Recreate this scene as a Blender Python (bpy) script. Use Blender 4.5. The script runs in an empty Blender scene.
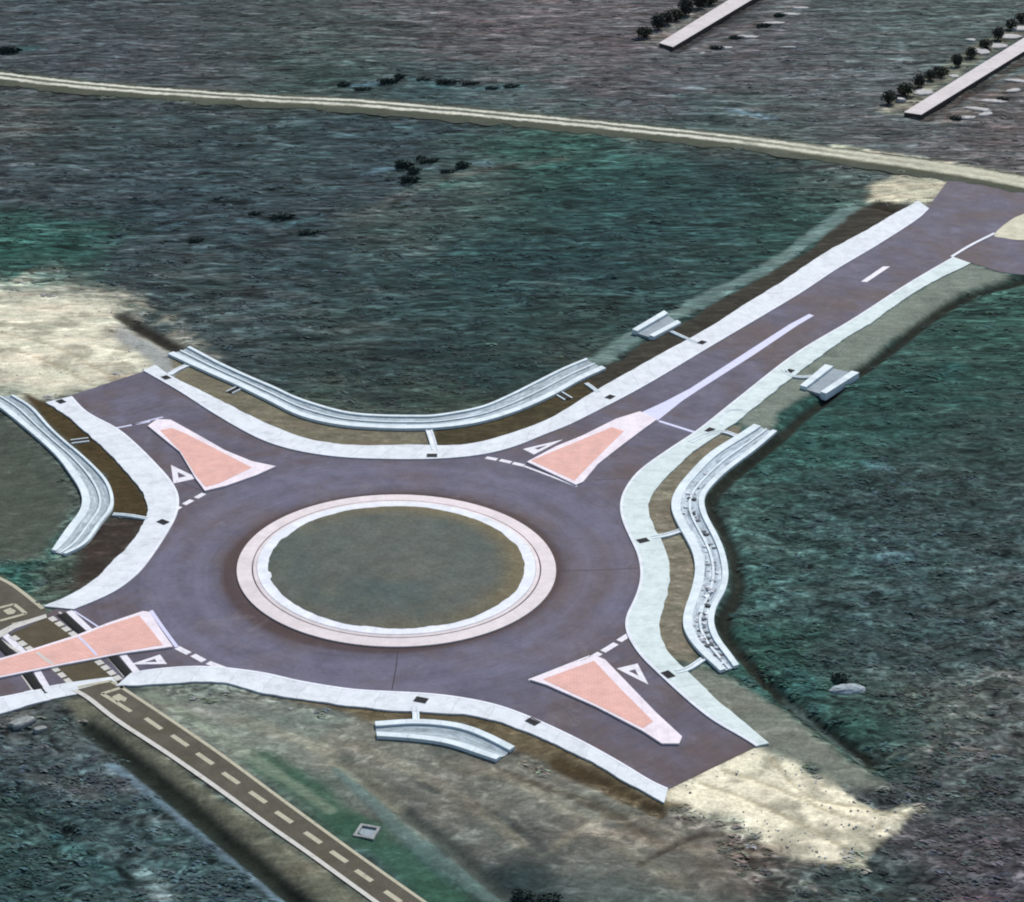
import bpy, math, random
import numpy as np
from mathutils import Vector
from mathutils.geometry import tessellate_polygon

random.seed(7)
RNG = np.random.default_rng(11)
SC = bpy.context.scene
COL = SC.collection

# ------------------------------------------------------------------ survey: photo measurements -> plan coordinates
F, PITCH, H = 2000.0, math.radians(24.75), 92.4
CP, SP = math.cos(PITCH), math.sin(PITCH)

def ground_np(px, py, z=0.0):
    px = np.asarray(px, float); py = np.asarray(py, float)
    a = (px - 512) / F; b = -(py - 451) / F
    dz = b * CP - SP; dy = b * SP + CP
    t = (z - H) / dz
    return a * t, dy * t

OX, OY = [float(v) for v in ground_np(393, 566.5)]

def g(p, z=0.0):
    x, y = ground_np(p[0], p[1], z)
    return (float(x) - OX, float(y) - OY)

def gl(ps):
    return [g(p) for p in ps]

def mpp(p):
    a = g((p[0] - 5, p[1])); b = g((p[0] + 5, p[1]))
    return abs(b[0] - a[0]) / 10

# ------------------------------------------------------------------ polyline helpers
def catmull(pts, closed=False, k=8):
    P = [np.array(p, float) for p in pts]
    n = len(P); out = []
    rng = range(n) if closed else range(n - 1)
    for i in rng:
        p1, p2 = P[i], P[(i + 1) % n]
        p0 = P[i - 1] if (closed or i > 0) else 2 * p1 - p2
        p3 = P[(i + 2) % n] if (closed or i + 2 < n) else 2 * p2 - p1
        for j in range(k):
            t = j / k
            out.append(0.5 * ((2 * p1) + (-p0 + p2) * t + (2 * p0 - 5 * p1 + 4 * p2 - p3) * t * t + (-p0 + 3 * p1 - 3 * p2 + p3) * t ** 3))
    if not closed:
        out.append(P[-1])
    return np.array(out)

def resample(P, n):
    P = np.asarray(P, float)
    d = np.r_[0, np.cumsum(np.hypot(*np.diff(P, axis=0).T))]
    s = np.linspace(0, d[-1], n)
    return np.c_[np.interp(s, d, P[:, 0]), np.interp(s, d, P[:, 1])], d[-1]

def smooth(P, it=2):
    P = np.array(P, float)
    for _ in range(it):
        Q = P.copy(); Q[1:-1] = (P[:-2] + 2 * P[1:-1] + P[2:]) / 4; P = Q
    return P

def curve(pxs, step=0.6):
    P = catmull(gl(pxs))
    L = np.hypot(*np.diff(P, axis=0).T).sum()
    P, L = resample(P, max(3, int(L / step)))
    return smooth(P, 2)

def offset(P, d):
    P = np.asarray(P, float)
    T = np.gradient(P, axis=0); T /= np.maximum(np.hypot(T[:, 0], T[:, 1])[:, None], 1e-9)
    return P + d * np.c_[-T[:, 1], T[:, 0]]

# ------------------------------------------------------------------ mesh helpers
class MB:
    def __init__(s): s.v = []; s.f = []; s.uv = []; s.c = []
    def face(s, pts, uvs=None, col=None):
        i = len(s.v); s.v += [tuple(p) for p in pts]; s.f.append(list(range(i, i + len(pts))))
        s.uv += list(uvs) if uvs else [(p[0], p[1]) for p in pts]
        if col is not None: s.c += [col] * len(pts)
    def box(s, x, y, z0, lx, ly, h, rot=0):
        c, sn = math.cos(rot), math.sin(rot)
        q = [(x + a * lx / 2 * c - b * ly / 2 * sn, y + a * lx / 2 * sn + b * ly / 2 * c) for a, b in ((-1, -1), (1, -1), (1, 1), (-1, 1))]
        s.prism(q, z0, z0 + h)
    def prism(s, poly, z0, z1, inset=0.0):
        poly = [tuple(p) for p in poly]
        A = sum(poly[i][0] * poly[(i + 1) % len(poly)][1] - poly[(i + 1) % len(poly)][0] * poly[i][1] for i in range(len(poly)))
        if A < 0: poly = poly[::-1]
        top = poly
        for t in tessellate_polygon([[Vector((p[0], p[1], 0)) for p in top]]):
            q = [top[i] for i in t]
            a = (q[1][0] - q[0][0]) * (q[2][1] - q[0][1]) - (q[1][1] - q[0][1]) * (q[2][0] - q[0][0])
            if a < 0: q = q[::-1]
            s.face([(p[0], p[1], z1) for p in q])
        if z1 - z0 > 1e-4:
            for i in range(len(poly)):
                a, b = poly[i], poly[(i + 1) % len(poly)]
                s.face([(a[0], a[1], z0), (b[0], b[1], z0), (b[0], b[1], z1), (a[0], a[1], z1)])
    def flat(s, poly, z): s.prism(poly, z, z)
    def strip(s, A, B, zt, zb=None, closed=False, za=None):
        """quads between two matched polylines; zt top height, zb bottom (side faces)"""
        n = len(A); A = np.asarray(A); B = np.asarray(B); za = zt if za is None else za
        M = (A + B) / 2
        u = np.r_[0, np.cumsum(np.hypot(*np.diff(M, axis=0).T))]
        for i in range(n - 1 if not closed else n):
            j = (i + 1) % n
            uj = u[j] if j else u[-1] + .5
            w = float(np.hypot(*(A[i] - B[i])))
            q = [(A[i][0], A[i][1], za), (A[j][0], A[j][1], za), (B[j][0], B[j][1], zt), (B[i][0], B[i][1], zt)]
            uv = [(u[i], 0), (uj, 0), (uj, w), (u[i], w)]
            cr = (q[1][0] - q[0][0]) * (q[2][1] - q[0][1]) - (q[1][1] - q[0][1]) * (q[2][0] - q[0][0])
            if cr < 0: q = q[::-1]; uv = uv[::-1]
            s.face(q, uv)
            if zb is not None:
                for E, z in ((A, za), (B, zt)):
                    s.face([(E[i][0], E[i][1], zb), (E[j][0], E[j][1], zb), (E[j][0], E[j][1], z), (E[i][0], E[i][1], z)],
                           [(u[i], 0), (uj, 0), (uj, .1), (u[i], .1)])
        if zb is not None and not closed:
            for i in (0, n - 1):
                s.face([(A[i][0], A[i][1], zb), (B[i][0], B[i][1], zb), (B[i][0], B[i][1], zt), (A[i][0], A[i][1], za)])
    def obj(s, name, mat, parent=None, kind=None, smooth_=False):
        me = bpy.data.meshes.new(name)
        me.from_pydata(s.v, [], s.f)
        uvl = me.uv_layers.new(name='UVMap')
        uvl.data.foreach_set('uv', np.array(s.uv, 'f').ravel())
        if s.c:
            ca = me.color_attributes.new('Col', 'FLOAT_COLOR', 'CORNER')
            ca.data.foreach_set('color', np.array([(*c, 1) for c in s.c], 'f').ravel())
        me.materials.append(mat)
        if smooth_: me.polygons.foreach_set('use_smooth', [True] * len(me.polygons))
        o = bpy.data.objects.new(name, me); COL.objects.link(o)
        if parent: o.parent = parent; o.matrix_parent_inverse.identity(); 
        if kind: o['kind'] = kind
        return o

def thing(name, label, cat, group=None, loc=(0, 0, 0), rz=0):
    o = bpy.data.objects.new(name, None); COL.objects.link(o)
    o.location = loc; o.rotation_euler = (0, 0, rz); o['label'] = label; o['category'] = cat; o.empty_display_size = .3
    if group: o['group'] = group
    return o

def part(mb, name, mat, root, smooth_=False):
    """geometry given in world coordinates, re-expressed about the thing's base"""
    l = root.location
    mb.v = [(p[0] - l[0], p[1] - l[1], p[2] - l[2]) for p in mb.v]
    return mb.obj(name, mat, root, smooth_=smooth_)

def copy_thing(src, label, loc, rz=0, scale=1):
    r = src.copy(); COL.objects.link(r); r.location = loc; r.rotation_euler = (0, 0, rz); r['label'] = label
    r.scale = (scale,) * 3 if not isinstance(scale, tuple) else scale
    for ch in src.children:
        c = ch.copy(); COL.objects.link(c); c.parent = r
    return r

# ------------------------------------------------------------------ materials
LIT = 1.10       # how bright a white surface renders at this light; used to turn measured tones into albedos
def lin(c):
    c = np.asarray(c, float) / 255
    return np.where(c <= .04045, c / 12.92, ((c + .055) / 1.055) ** 2.4)
def alb(c, k=LIT):
    return tuple(float(x) for x in np.clip(lin(c) / k, .004, .85))

class NT:
    def __init__(s, name, rough=.9):
        s.m = bpy.data.materials.new(name); s.m.use_nodes = True; s.t = s.m.node_tree
        s.b = s.t.nodes['Principled BSDF']; s.b.inputs['Roughness'].default_value = rough
        s.b.inputs['Specular IOR Level'].default_value = .25
        s.tc = s.t.nodes.new('ShaderNodeTexCoord')
    def n(s, ty, **kw):
        x = s.t.nodes.new(ty)
        for k, v in kw.items(): setattr(x, k, v)
        return x
    def l(s, a, b): s.t.links.new(a, b)
    def pos(s): return s.n('ShaderNodeNewGeometry').outputs['Position']
    def noise(s, scale, detail=4, rough=.6, stretch=None, vec=None, dist=0):
        mp = s.n('ShaderNodeMapping'); s.l(vec or s.pos(), mp.inputs['Vector'])
        if stretch: mp.inputs['Scale'].default_value = stretch
        x = s.n('ShaderNodeTexNoise'); s.l(mp.outputs['Vector'], x.inputs['Vector'])
        x.inputs['Scale'].default_value = scale; x.inputs['Detail'].default_value = detail; x.inputs['Roughness'].default_value = rough
        x.inputs['Distortion'].default_value = dist
        return x.outputs['Fac']
    def ramp(s, fac, stops):
        r = s.n('ShaderNodeValToRGB'); s.l(fac, r.inputs['Fac']); e = r.color_ramp.elements
        while len(e) < len(stops): e.new(.5)
        for k, (p, c) in enumerate(stops):
            e[k].position = p; e[k].color = (*c, 1) if not np.isscalar(c) else (c, c, c, 1)
        return r.outputs['Color']
    def mix(s, a, b, fac, mode='MIX'):
        x = s.n('ShaderNodeMix', data_type='RGBA', blend_type=mode)
        for v, i in ((fac, 0), (a, 6), (b, 7)):
            if isinstance(v, (int, float)): x.inputs[i].default_value = v
            elif isinstance(v, tuple): x.inputs[i].default_value = (*v, 1) if len(v) == 3 else v
            else: s.l(v, x.inputs[i])
        return x.outputs[2]
    def math(s, op, a, b=None, c=None):
        x = s.n('ShaderNodeMath', operation=op)
        for i, v in enumerate((a, b, c)):
            if v is None: continue
            if isinstance(v, (int, float)): x.inputs[i].default_value = v
            else: s.l(v, x.inputs[i])
        return x.outputs[0]
    def out(s, col, bump=None, bd=.05, bs=.6):
        s.l(col, s.b.inputs['Base Color'])
        if bump is not None:
            x = s.n('ShaderNodeBump'); s.l(bump, x.inputs['Height']); x.inputs['Distance'].default_value = bd; x.inputs['Strength'].default_value = bs
            s.l(x.outputs['Normal'], s.b.inputs['Normal'])
        return s.m

def mat_simple(name, c, var=.25, scale=1.5, rough=.85, fine=9.0, c2=None, amt2=.5, bump=.02):
    t = NT(name, rough)
    a = alb(c)
    lo = tuple(x * (1 - var) for x in a); hi = tuple(min(.9, x * (1 + var * .7)) for x in a)
    col = t.ramp(t.noise(scale, 5, .65), [(.3, lo), (.7, hi)])
    if c2 is not None:
        col = t.mix(col, alb(c2), t.ramp(t.noise(scale * .45, 4, .7), [(.5, 0.0), (.72, amt2)]))
    fn = t.noise(fine, 3, .6)
    col = t.mix(col, t.ramp(fn, [(.25, .72), (.75, 1.0)]), 1.0, 'MULTIPLY')
    return t.out(col, fn, bump)

def mat_concrete(name, c, joint=2.0, stain=(150, 155, 150), amt=.55, jd=.78):
    t = NT(name, .85); a = alb(c)
    uv = t.tc.outputs['UV']
    col = t.ramp(t.noise(.9, 6, .7), [(.28, tuple(x * .88 for x in a)), (.68, tuple(min(.9, x * 1.08) for x in a))])
    col = t.mix(col, alb(stain), t.ramp(t.noise(.55, 5, .75), [(.48, 0.0), (.74, amt)]))
    col = t.mix(col, t.ramp(t.noise(6, 4, .7), [(.25, .84), (.72, 1.0)]), 1.0, 'MULTIPLY')
    sx = t.n('ShaderNodeSeparateXYZ'); t.l(uv, sx.inputs[0])
    nz = t.math('MULTIPLY', t.noise(.8, 2), .25)
    fr = t.math('FRACT', t.math('ADD', t.math('DIVIDE', sx.outputs['X'], joint), nz))
    j = t.math('LESS_THAN', fr, .022)
    # slab-to-slab tone
    wn = t.n('ShaderNodeTexWhiteNoise', noise_dimensions='1D')
    t.l(t.math('FLOOR', t.math('ADD', t.math('DIVIDE', sx.outputs['X'], joint), nz)), wn.inputs['W'])
    col = t.mix(col, t.ramp(wn.outputs['Value'], [(0.0, .93), (1.0, 1.0)]), 1.0, 'MULTIPLY')
    col = t.mix(col, t.mix(col, (jd, jd, jd), 1.0, 'MULTIPLY'), j)
    return t.out(col, t.noise(9, 3), .015)

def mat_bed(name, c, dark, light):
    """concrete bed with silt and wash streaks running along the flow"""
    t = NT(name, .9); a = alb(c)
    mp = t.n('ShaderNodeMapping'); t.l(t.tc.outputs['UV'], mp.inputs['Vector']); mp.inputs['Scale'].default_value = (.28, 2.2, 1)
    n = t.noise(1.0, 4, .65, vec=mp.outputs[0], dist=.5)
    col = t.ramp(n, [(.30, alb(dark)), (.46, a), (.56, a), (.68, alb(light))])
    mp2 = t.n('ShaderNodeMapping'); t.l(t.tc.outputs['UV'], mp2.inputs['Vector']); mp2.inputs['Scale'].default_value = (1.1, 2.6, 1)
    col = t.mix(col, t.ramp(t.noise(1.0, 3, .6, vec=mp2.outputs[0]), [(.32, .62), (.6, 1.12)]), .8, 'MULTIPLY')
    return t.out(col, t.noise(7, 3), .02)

def mat_asphalt():
    t = NT('asphalt', .88); P = t.pos()
    col = t.ramp(t.noise(.16, 6, .68), [(.30, alb((86, 82, 99))), (.5, alb((100, 96, 111))), (.72, alb((116, 113, 131)))])
    # brown scuffed and dusty areas
    col = t.mix(col, alb((98, 84, 82)), t.ramp(t.noise(.075, 5, .7), [(.44, 0.0), (.60, .85)]))
    # tyre-polished bands running round the circulating lane
    sp = t.n('ShaderNodeVectorMath', operation='LENGTH'); t.l(P, sp.inputs[0])
    r = t.math('ADD', sp.outputs['Value'], t.math('MULTIPLY', t.noise(.12, 3), 1.6))
    band = t.ramp(t.math('DIVIDE', r, 30), [(.55, 0.0), (.60, .0), (.66, .55), (.72, .15), (.78, .6), (.86, 0.0)])
    col = t.mix(col, alb((122, 120, 142)), t.math('MULTIPLY', band, .75))
    rub = t.ramp(t.math('DIVIDE', r, 30), [(.53, 1.0), (.615, 0.0)])
    col = t.mix(col, alb((84, 68, 68)), t.math('MULTIPLY', rub, t.ramp(t.noise(.11, 3), [(.36, 0.0), (.56, .9)])))
    edge = t.ramp(t.math('DIVIDE', sp.outputs['Value'], 30), [(.545, 1.0), (.567, 0.0)])
    col = t.mix(col, alb((74, 56, 52)), t.math('MULTIPLY', edge, .8))
    # concentric streaks
    sx = t.n('ShaderNodeSeparateXYZ'); t.l(P, sx.inputs[0])
    ang = t.math('ARCTAN2', sx.outputs['Y'], sx.outputs['X'])
    cb = t.n('ShaderNodeCombineXYZ'); t.l(t.math('MULTIPLY', ang, 1.2), cb.inputs['X']); t.l(t.math('MULTIPLY', sp.outputs['Value'], 1.8), cb.inputs['Y'])
    st = t.noise(1.0, 4, .65, vec=cb.outputs[0])
    col = t.mix(col, t.ramp(st, [(.3, .80), (.7, 1.0)]), .8, 'MULTIPLY')
    col = t.mix(col, t.ramp(t.noise(.45, 5, .7, dist=.6), [(.3, .80), (.5, .98), (.72, 1.12)]), 1.0, 'MULTIPLY')
    dust = t.ramp(t.noise(.22, 6, .8, dist=.8), [(.56, 0.0), (.74, .4)])
    col = t.mix(col, alb((140, 132, 134)), dust)
    fine = t.noise(3.2, 5, .75)
    col = t.mix(col, t.ramp(fine, [(.25, .76), (.75, 1.0)]), 1.0, 'MULTIPLY')
    return t.out(col, t.noise(14, 3), .012)

def mat_paint(name, c, wear=(120, 115, 122), amt=.5):
    t = NT(name, .7); a = alb(c)
    col = t.ramp(t.noise(2.2, 5, .7), [(.3, tuple(x * .86 for x in a)), (.7, a)])
    col = t.mix(col, alb(wear), t.ramp(t.noise(1.3, 6, .8), [(.52, 0.0), (.75, amt)]))
    return t.out(col)

def mat_pink():
    t = NT('pink_paving', .85); a = alb((230, 180, 166))
    br = t.n('ShaderNodeTexBrick'); t.l(t.pos(), br.inputs['Vector'])
    br.inputs['Scale'].default_value = 1.0
    br.inputs['Brick Width'].default_value = .6; br.inputs['Row Height'].default_value = .3; br.inputs['Mortar Size'].default_value = .015
    br.inputs['Color1'].default_value = (*a, 1); br.inputs['Color2'].default_value = (a[0] * .94, a[1] * .92, a[2] * .92, 1); br.inputs['Mortar'].default_value = (a[0] * .7, a[1] * .68, a[2] * .66, 1)
    col = t.mix(br.outputs['Color'], t.ramp(t.noise(.6, 5, .7), [(.3, .82), (.7, 1.0)]), 1.0, 'MULTIPLY')
    col = t.mix(col, alb((180, 150, 145)), t.ramp(t.noise(.35, 5, .75), [(.52, 0.0), (.75, .45)]))
    return t.out(col, t.noise(10, 3), .01)

def mat_ground():
    t = NT('ground_cover', 1.0); t.b.inputs['Specular IOR Level'].default_value = .05
    at = t.n('ShaderNodeAttribute', attribute_name='Col'); c = at.outputs['Color']
    rough = at.outputs['Alpha']                       # 1 wild growth, 0 bare or mown
    st = (.26, 1.0, 1.0)
    n0 = t.noise(.10, 4, .6, st); sy = t.n('ShaderNodeSeparateXYZ'); t.l(t.pos(), sy.inputs[0])
    far = t.n('ShaderNodeMapRange'); t.l(sy.outputs['Y'], far.inputs[0]); far.inputs[1].default_value = 10; far.inputs[2].default_value = 70
    far = far.outputs[0]
    n1 = t.mix(t.noise(.42, 3, .62, (.62, 1, 1), dist=1.4), t.noise(.34, 3, .6, st, dist=1.6), far)
    n2 = t.mix(t.noise(1.1, 3, .6, (.7, 1, 1), dist=1.0), t.noise(.95, 3, .58, (.34, 1, 1), dist=1.0), far); n3 = t.noise(3.5, 3, .6)
    v = t.mix(t.ramp(n1, [(.33, .30), (.45, .80), (.56, 1.10), (.67, 2.1)]), t.ramp(n2, [(.34, .40), (.5, .95), (.66, 1.85)]), 1.0, 'MULTIPLY')
    n4 = t.noise(2.6, 3, .65, (.35, 1, 1), dist=.6)
    v = t.mix(v, t.ramp(n4, [(.33, .76), (.5, 1.0), (.68, 1.28)]), 1.0, 'MULTIPLY')
    v = t.mix(v, t.ramp(n0, [(.3, .78), (.7, 1.2)]), 1.0, 'MULTIPLY')
    soft = t.mix(t.ramp(t.noise(.35, 6, .78, dist=.8), [(.30, .62), (.5, .98), (.7, 1.18)]), t.ramp(n3, [(.3, .72), (.7, 1.15)]), 1.0, 'MULTIPLY')
    col = t.mix(c, t.mix(soft, v, rough), 1.0, 'MULTIPLY')
    hue = t.ramp(t.noise(.30, 4, .65, st), [(.32, (1.22, .98, .94)), (.45, (1.02, 1., .98)), (.55, (.96, 1.02, 1.0)), (.68, (.86, 1.04, 1.0))])
    col = t.mix(col, hue, t.math('MULTIPLY', rough, .9), 'MULTIPLY')
    return t.out(col, t.noise(1.6, 3, .6, st), .10, .5)

def mat_leaf(name):
    t = NT(name, .9); t.b.inputs['Specular IOR Level'].default_value = .1
    at = t.n('ShaderNodeAttribute', attribute_name='Col')
    col = t.mix(at.outputs['Color'], t.ramp(t.noise(1.7, 3), [(.3, .75), (.7, 1.2)]), 1.0, 'MULTIPLY')
    return t.out(col)

M = dict(
    asphalt=mat_asphalt(), pink=mat_pink(), ground=mat_ground(), leaf=mat_leaf('scrub_leaf'), crown=mat_leaf('dark_leaf'),
    pave=mat_concrete('pavement_concrete', (222, 226, 228), 3.4, (170, 176, 176)),
    pave_cool=mat_concrete('pavement_weathered', (212, 224, 220), 3.8, (160, 172, 164)),
    kerb=mat_concrete('kerb_stone', (232, 234, 238), 1.0, (185, 185, 188), .4, .75),
    wall=mat_concrete('channel_wall_concrete', (222, 232, 234), 3.0, (165, 180, 180), .5),
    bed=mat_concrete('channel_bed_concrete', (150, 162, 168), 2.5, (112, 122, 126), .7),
    apron=mat_concrete('apron_concrete', (226, 214, 212), 2.6, (200, 190, 188), .5, .9),
    islandkerb=mat_concrete('island_kerb_concrete', (240, 228, 232), 1.0, (200, 184, 188), .45, .8),
    white=mat_paint('white_marking', (226, 222, 226), (124, 118, 124), .85), cream=mat_paint('worn_cream_marking', (178, 172, 148), (104, 98, 82), .8),
    grey_line=mat_paint('grey_white_line', (198, 195, 186), (132, 126, 112), .7),
    blue_white=mat_paint('lilac_white_marking', (205, 205, 228), (140, 138, 155), .45),
    black=mat_simple('black_rubber', (9, 8, 8), .2), iron=mat_simple('cast_iron', (52, 52, 56), .3, 6),
    slot=mat_simple('dark_hole', (22, 20, 20), .1),
    path=mat_simple('path_asphalt', (90, 85, 72), .3, .5, .9, 5, (76, 70, 48), .7),
    cross=mat_simple('crossing_asphalt', (82, 74, 52), .25, .6, .9, 5, (108, 92, 88), .5),
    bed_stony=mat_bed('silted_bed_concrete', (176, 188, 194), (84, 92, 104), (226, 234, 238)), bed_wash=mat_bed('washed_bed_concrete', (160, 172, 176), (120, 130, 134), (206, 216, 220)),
    slab=mat_concrete('strip_concrete', (206, 198, 195), 4.0, (160, 150, 144), .5),
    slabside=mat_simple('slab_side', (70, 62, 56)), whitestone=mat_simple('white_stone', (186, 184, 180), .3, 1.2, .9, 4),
    bark=mat_simple('bark', (62, 52, 44)), boulder=mat_simple('pale_rock', (168, 180, 184), .35, .8, .9, 4, (120, 130, 132), .6),
    dimstone=mat_simple('weathered_stone', (150, 154, 150), .35, 1.0, .9, 4),
    rock=mat_simple('grey_riprap', (178, 186, 190), .55, .7, .9, 3, (70, 76, 84), .9),
    seal=mat_simple('tar_seal', (60, 54, 58)),
)

# ------------------------------------------------------------------ traced outlines (photo pixels)
TOP_IN = [(143, 371), (178, 391), (209, 411), (241, 430), (268, 443), (300, 452), (338, 457.5), (378, 459.5), (436, 459.5), (484, 455), (518, 446), (542, 436), (569, 425.5), (597, 411.5), (628, 395.5), (660, 377.5), (709, 348), (748, 325), (800, 294), (837, 269.5), (879, 244.6), (917, 220), (929, 209)]
TOP_OUT = [(155, 366), (176, 379), (202, 392), (225, 403.5), (245, 413.5), (268, 425), (296, 436), (319, 442), (358, 446), (417, 445.5), (446, 446.5), (464, 445.5), (491, 440), (518, 431.5), (548, 420), (569, 408), (597, 390.5), (628, 373), (658, 356), (709, 328), (748, 303), (784, 281), (823, 254.5), (865, 231.5), (895, 214), (918, 201.5)]
E_IN = [(953, 257.5), (906, 285), (851, 320.5), (795, 354), (737, 399), (698, 430), (668, 450), (639, 471), (625, 489), (620, 503.5), (621.5, 519), (629, 537), (637, 554), (640.5, 572), (639, 586), (634, 600.5), (626, 617), (626, 633), (639, 655), (658, 674), (685, 699), (713, 721.5), (744, 739), (756, 747)]
E_OUT = [(971, 264), (931, 283), (892, 308), (870, 324), (842, 341), (816, 360), (787, 382), (762, 402), (740, 419.5), (716, 437), (690, 455), (666, 478), (653, 493), (648, 506), (651, 521), (659, 537), (665, 550), (670, 574), (667, 597), (660.5, 618), (661, 636), (667, 652), (679, 664), (695, 679), (714, 698), (735, 716), (750, 728), (770, 744)]
S_IN = [(-70, 708), (0, 698), (24, 693), (60, 686), (100, 678), (140, 671.5), (178, 667.5), (209, 667), (237, 669.5), (268, 674), (300, 681.5), (350, 689.5), (389, 692), (428, 694), (459, 697.6), (494, 704.5), (522, 714), (550, 726), (583, 742), (621, 763), (652, 782), (668, 789)]
S_OUT = [(-70, 728), (0, 714.5), (31, 705), (62, 698), (92, 691), (123, 687), (158, 685), (198, 682.5), (229, 684), (249, 690.5), (266, 695), (300, 700), (350, 707), (389, 711), (428, 713), (471, 716), (498, 722.5), (526, 732), (550, 743), (583, 758), (621, 780), (645, 793), (664, 804)]
W_IN = [(72, 397), (88, 413), (117, 428.6), (137, 445), (156, 464), (171, 481), (179, 497), (177, 515), (166, 536), (150, 560), (137, 575.6), (117, 591), (94, 602), (74, 610)]
W_OUT = [(46, 403), (68, 417), (88, 434.5), (109, 454), (127, 473.5), (141, 491), (148, 507), (144.5, 522), (133, 542), (115, 560), (98, 577.6), (78, 591), (62, 600), (43, 607)]

def mid(a, b):
    A, _ = resample(catmull(a), 60); B, _ = resample(catmull(b), 60)
    return [tuple(p) for p in (A + B) / 2]

ROAD = ([(57, 400), (66, 397)] + [(143, 371.5)] + mid(TOP_IN, TOP_OUT)[2:] + [(930, 205), (948, 180), (1000, 187), (1110, 206), (1110, 292), (1024, 275), (1000, 272), (972, 263)]
        + mid(E_IN, E_OUT)[2:-2] + [(757, 746), (668, 789)] + mid(S_IN, S_OUT)[::-1][3:] + [(-72, 650), (0, 628), (45, 614), (62, 606)] + mid(W_IN, W_OUT)[::-1][3:])

CH_A_IN = [(168, 355.5), (186, 364), (210, 375), (235, 386), (268, 402), (300, 417.5), (338, 426.5), (380, 430), (417, 430.5), (446, 429), (480, 424), (518, 412.5), (554, 396.5), (582, 381), (606, 370)]
CH_A_OUT = [(190, 348), (205, 356), (221, 364.5), (248, 377), (276, 389), (300, 400), (344, 413), (380, 416.5), (417, 417), (436, 416.5), (480, 408.5), (509, 396.5), (538, 382), (562, 370), (586, 360)]
CH_B_IN = [(14, 397), (33, 409), (50, 428), (66, 443), (84, 458), (105, 479), (113, 495), (113, 510), (102, 524), (86, 546), (66, 556)]
CH_B_OUT = [(-20, 396), (0, 409), (29, 432.5), (55, 456), (70, 475.5), (81, 494), (81, 511), (67, 530), (52, 552)]
CH_C_IN = [(754, 426), (737, 437), (709, 455), (688, 476), (675, 493), (671, 509), (678, 527), (686, 541), (693, 556), (695, 573), (691, 593), (684.5, 612), (683, 629), (693, 647), (709, 663), (720, 673)]
CH_C_OUT = [(777, 433), (756, 451), (727, 473), (710, 490), (704, 501), (707, 517), (716, 534), (724, 552), (728.5, 575), (725, 593), (717, 607), (713.5, 623), (719, 640), (729, 653), (739, 667)]
CH_D_IN = [(375, 724), (418, 721.5), (459, 725.5), (487, 735), (515, 749)]
CH_D_OUT = [(377, 738.5), (414, 741), (448, 746), (475, 755), (496, 762)]

TRACK_C = [(-260, 46), (-120, 61), (0, 77), (68, 85), (171, 93.5), (273, 100), (350, 104), (442, 111.5), (545, 121), (600, 126.5), (690, 136), (776, 146), (845, 156), (913, 165), (981, 176), (1040, 187), (1150, 207), (1300, 234)]

# ------------------------------------------------------------------ ring of the central island (slightly out of round, as surveyed)
RP = np.array(gl([(233.7, 569), (259, 533), (337, 503), (400, 495.3), (440, 497.5), (278.6, 621), (320, 638), (386, 648), (477.7, 504.5), (517, 524), (546, 548), (557.5, 569), (552, 590), (536, 608), (497, 630), (439, 645.5)]))
th = np.arctan2(RP[:, 1], RP[:, 0]); rr = np.hypot(RP[:, 0], RP[:, 1])
A_ = np.c_[np.ones_like(th), np.cos(th), np.sin(th), np.cos(2 * th), np.sin(2 * th)]
RC = np.linalg.lstsq(A_, rr, rcond=None)[0]
def ring(d, n=160):
    t = np.linspace(0, 2 * np.pi, n, endpoint=False)
    r = RC[0] + RC[1] * np.cos(t) + RC[2] * np.sin(t) + RC[3] * np.cos(2 * t) + RC[4] * np.sin(2 * t) - d
    return np.c_[r * np.cos(t), r * np.sin(t)]

# ------------------------------------------------------------------ noise + distance fields for the terrain
def vnoise(x, y, seed=0):
    xi = np.floor(x).astype(np.int64); yi = np.floor(y).astype(np.int64)
    xf = x - xi; yf = y - yi; u = xf * xf * (3 - 2 * xf); v = yf * yf * (3 - 2 * yf)
    def h(a, b):
        n = (a * 374761393 + b * 668265263 + seed * 974634777) & 0xffffffff
        n = ((n ^ (n >> 13)) * 1274126177) & 0xffffffff
        return ((n ^ (n >> 16)) & 0xffff) / 65535.0
    return (h(xi, yi) * (1 - u) + h(xi + 1, yi) * u) * (1 - v) + (h(xi, yi + 1) * (1 - u) + h(xi + 1, yi + 1) * u) * v
def fbm(x, y, o=4, seed=0):
    s = 0; a = .5
    for k in range(o):
        s = s + a * (vnoise(x * 2 ** k, y * 2 ** k, seed + k) - .5); a *= .55
    return s

def seg_dist(X, Y, P, closed=False):
    P = np.asarray(P, float); d = np.full(X.shape, 1e9)
    Q = np.vstack([P, P[:1]]) if closed else P
    for i in range(len(Q) - 1):
        ax, ay = Q[i]; bx, by = Q[i + 1]; dx, dy = bx - ax, by - ay; L = dx * dx + dy * dy + 1e-12
        t = np.clip(((X - ax) * dx + (Y - ay) * dy) / L, 0, 1)
        d = np.minimum(d, (X - ax - t * dx) ** 2 + (Y - ay - t * dy) ** 2)
    return np.sqrt(d)
def inside(X, Y, P):
    P = np.asarray(P, float); r = np.zeros(X.shape, bool); n = len(P)
    for i in range(n):
        x1, y1 = P[i]; x2, y2 = P[(i + 1) % n]
        if y1 == y2: continue
        r ^= ((y1 > Y) != (y2 > Y)) & (X < (x2 - x1) * (Y - y1) / (y2 - y1) + x1)
    return r
def sdist(X, Y, P):
    d = seg_dist(X, Y, P, True); return np.where(inside(X, Y, P), -d, d)
def sstep(a, b, x):
    t = np.clip((x - a) / (b - a), 0, 1); return t * t * (3 - 2 * t)

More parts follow.
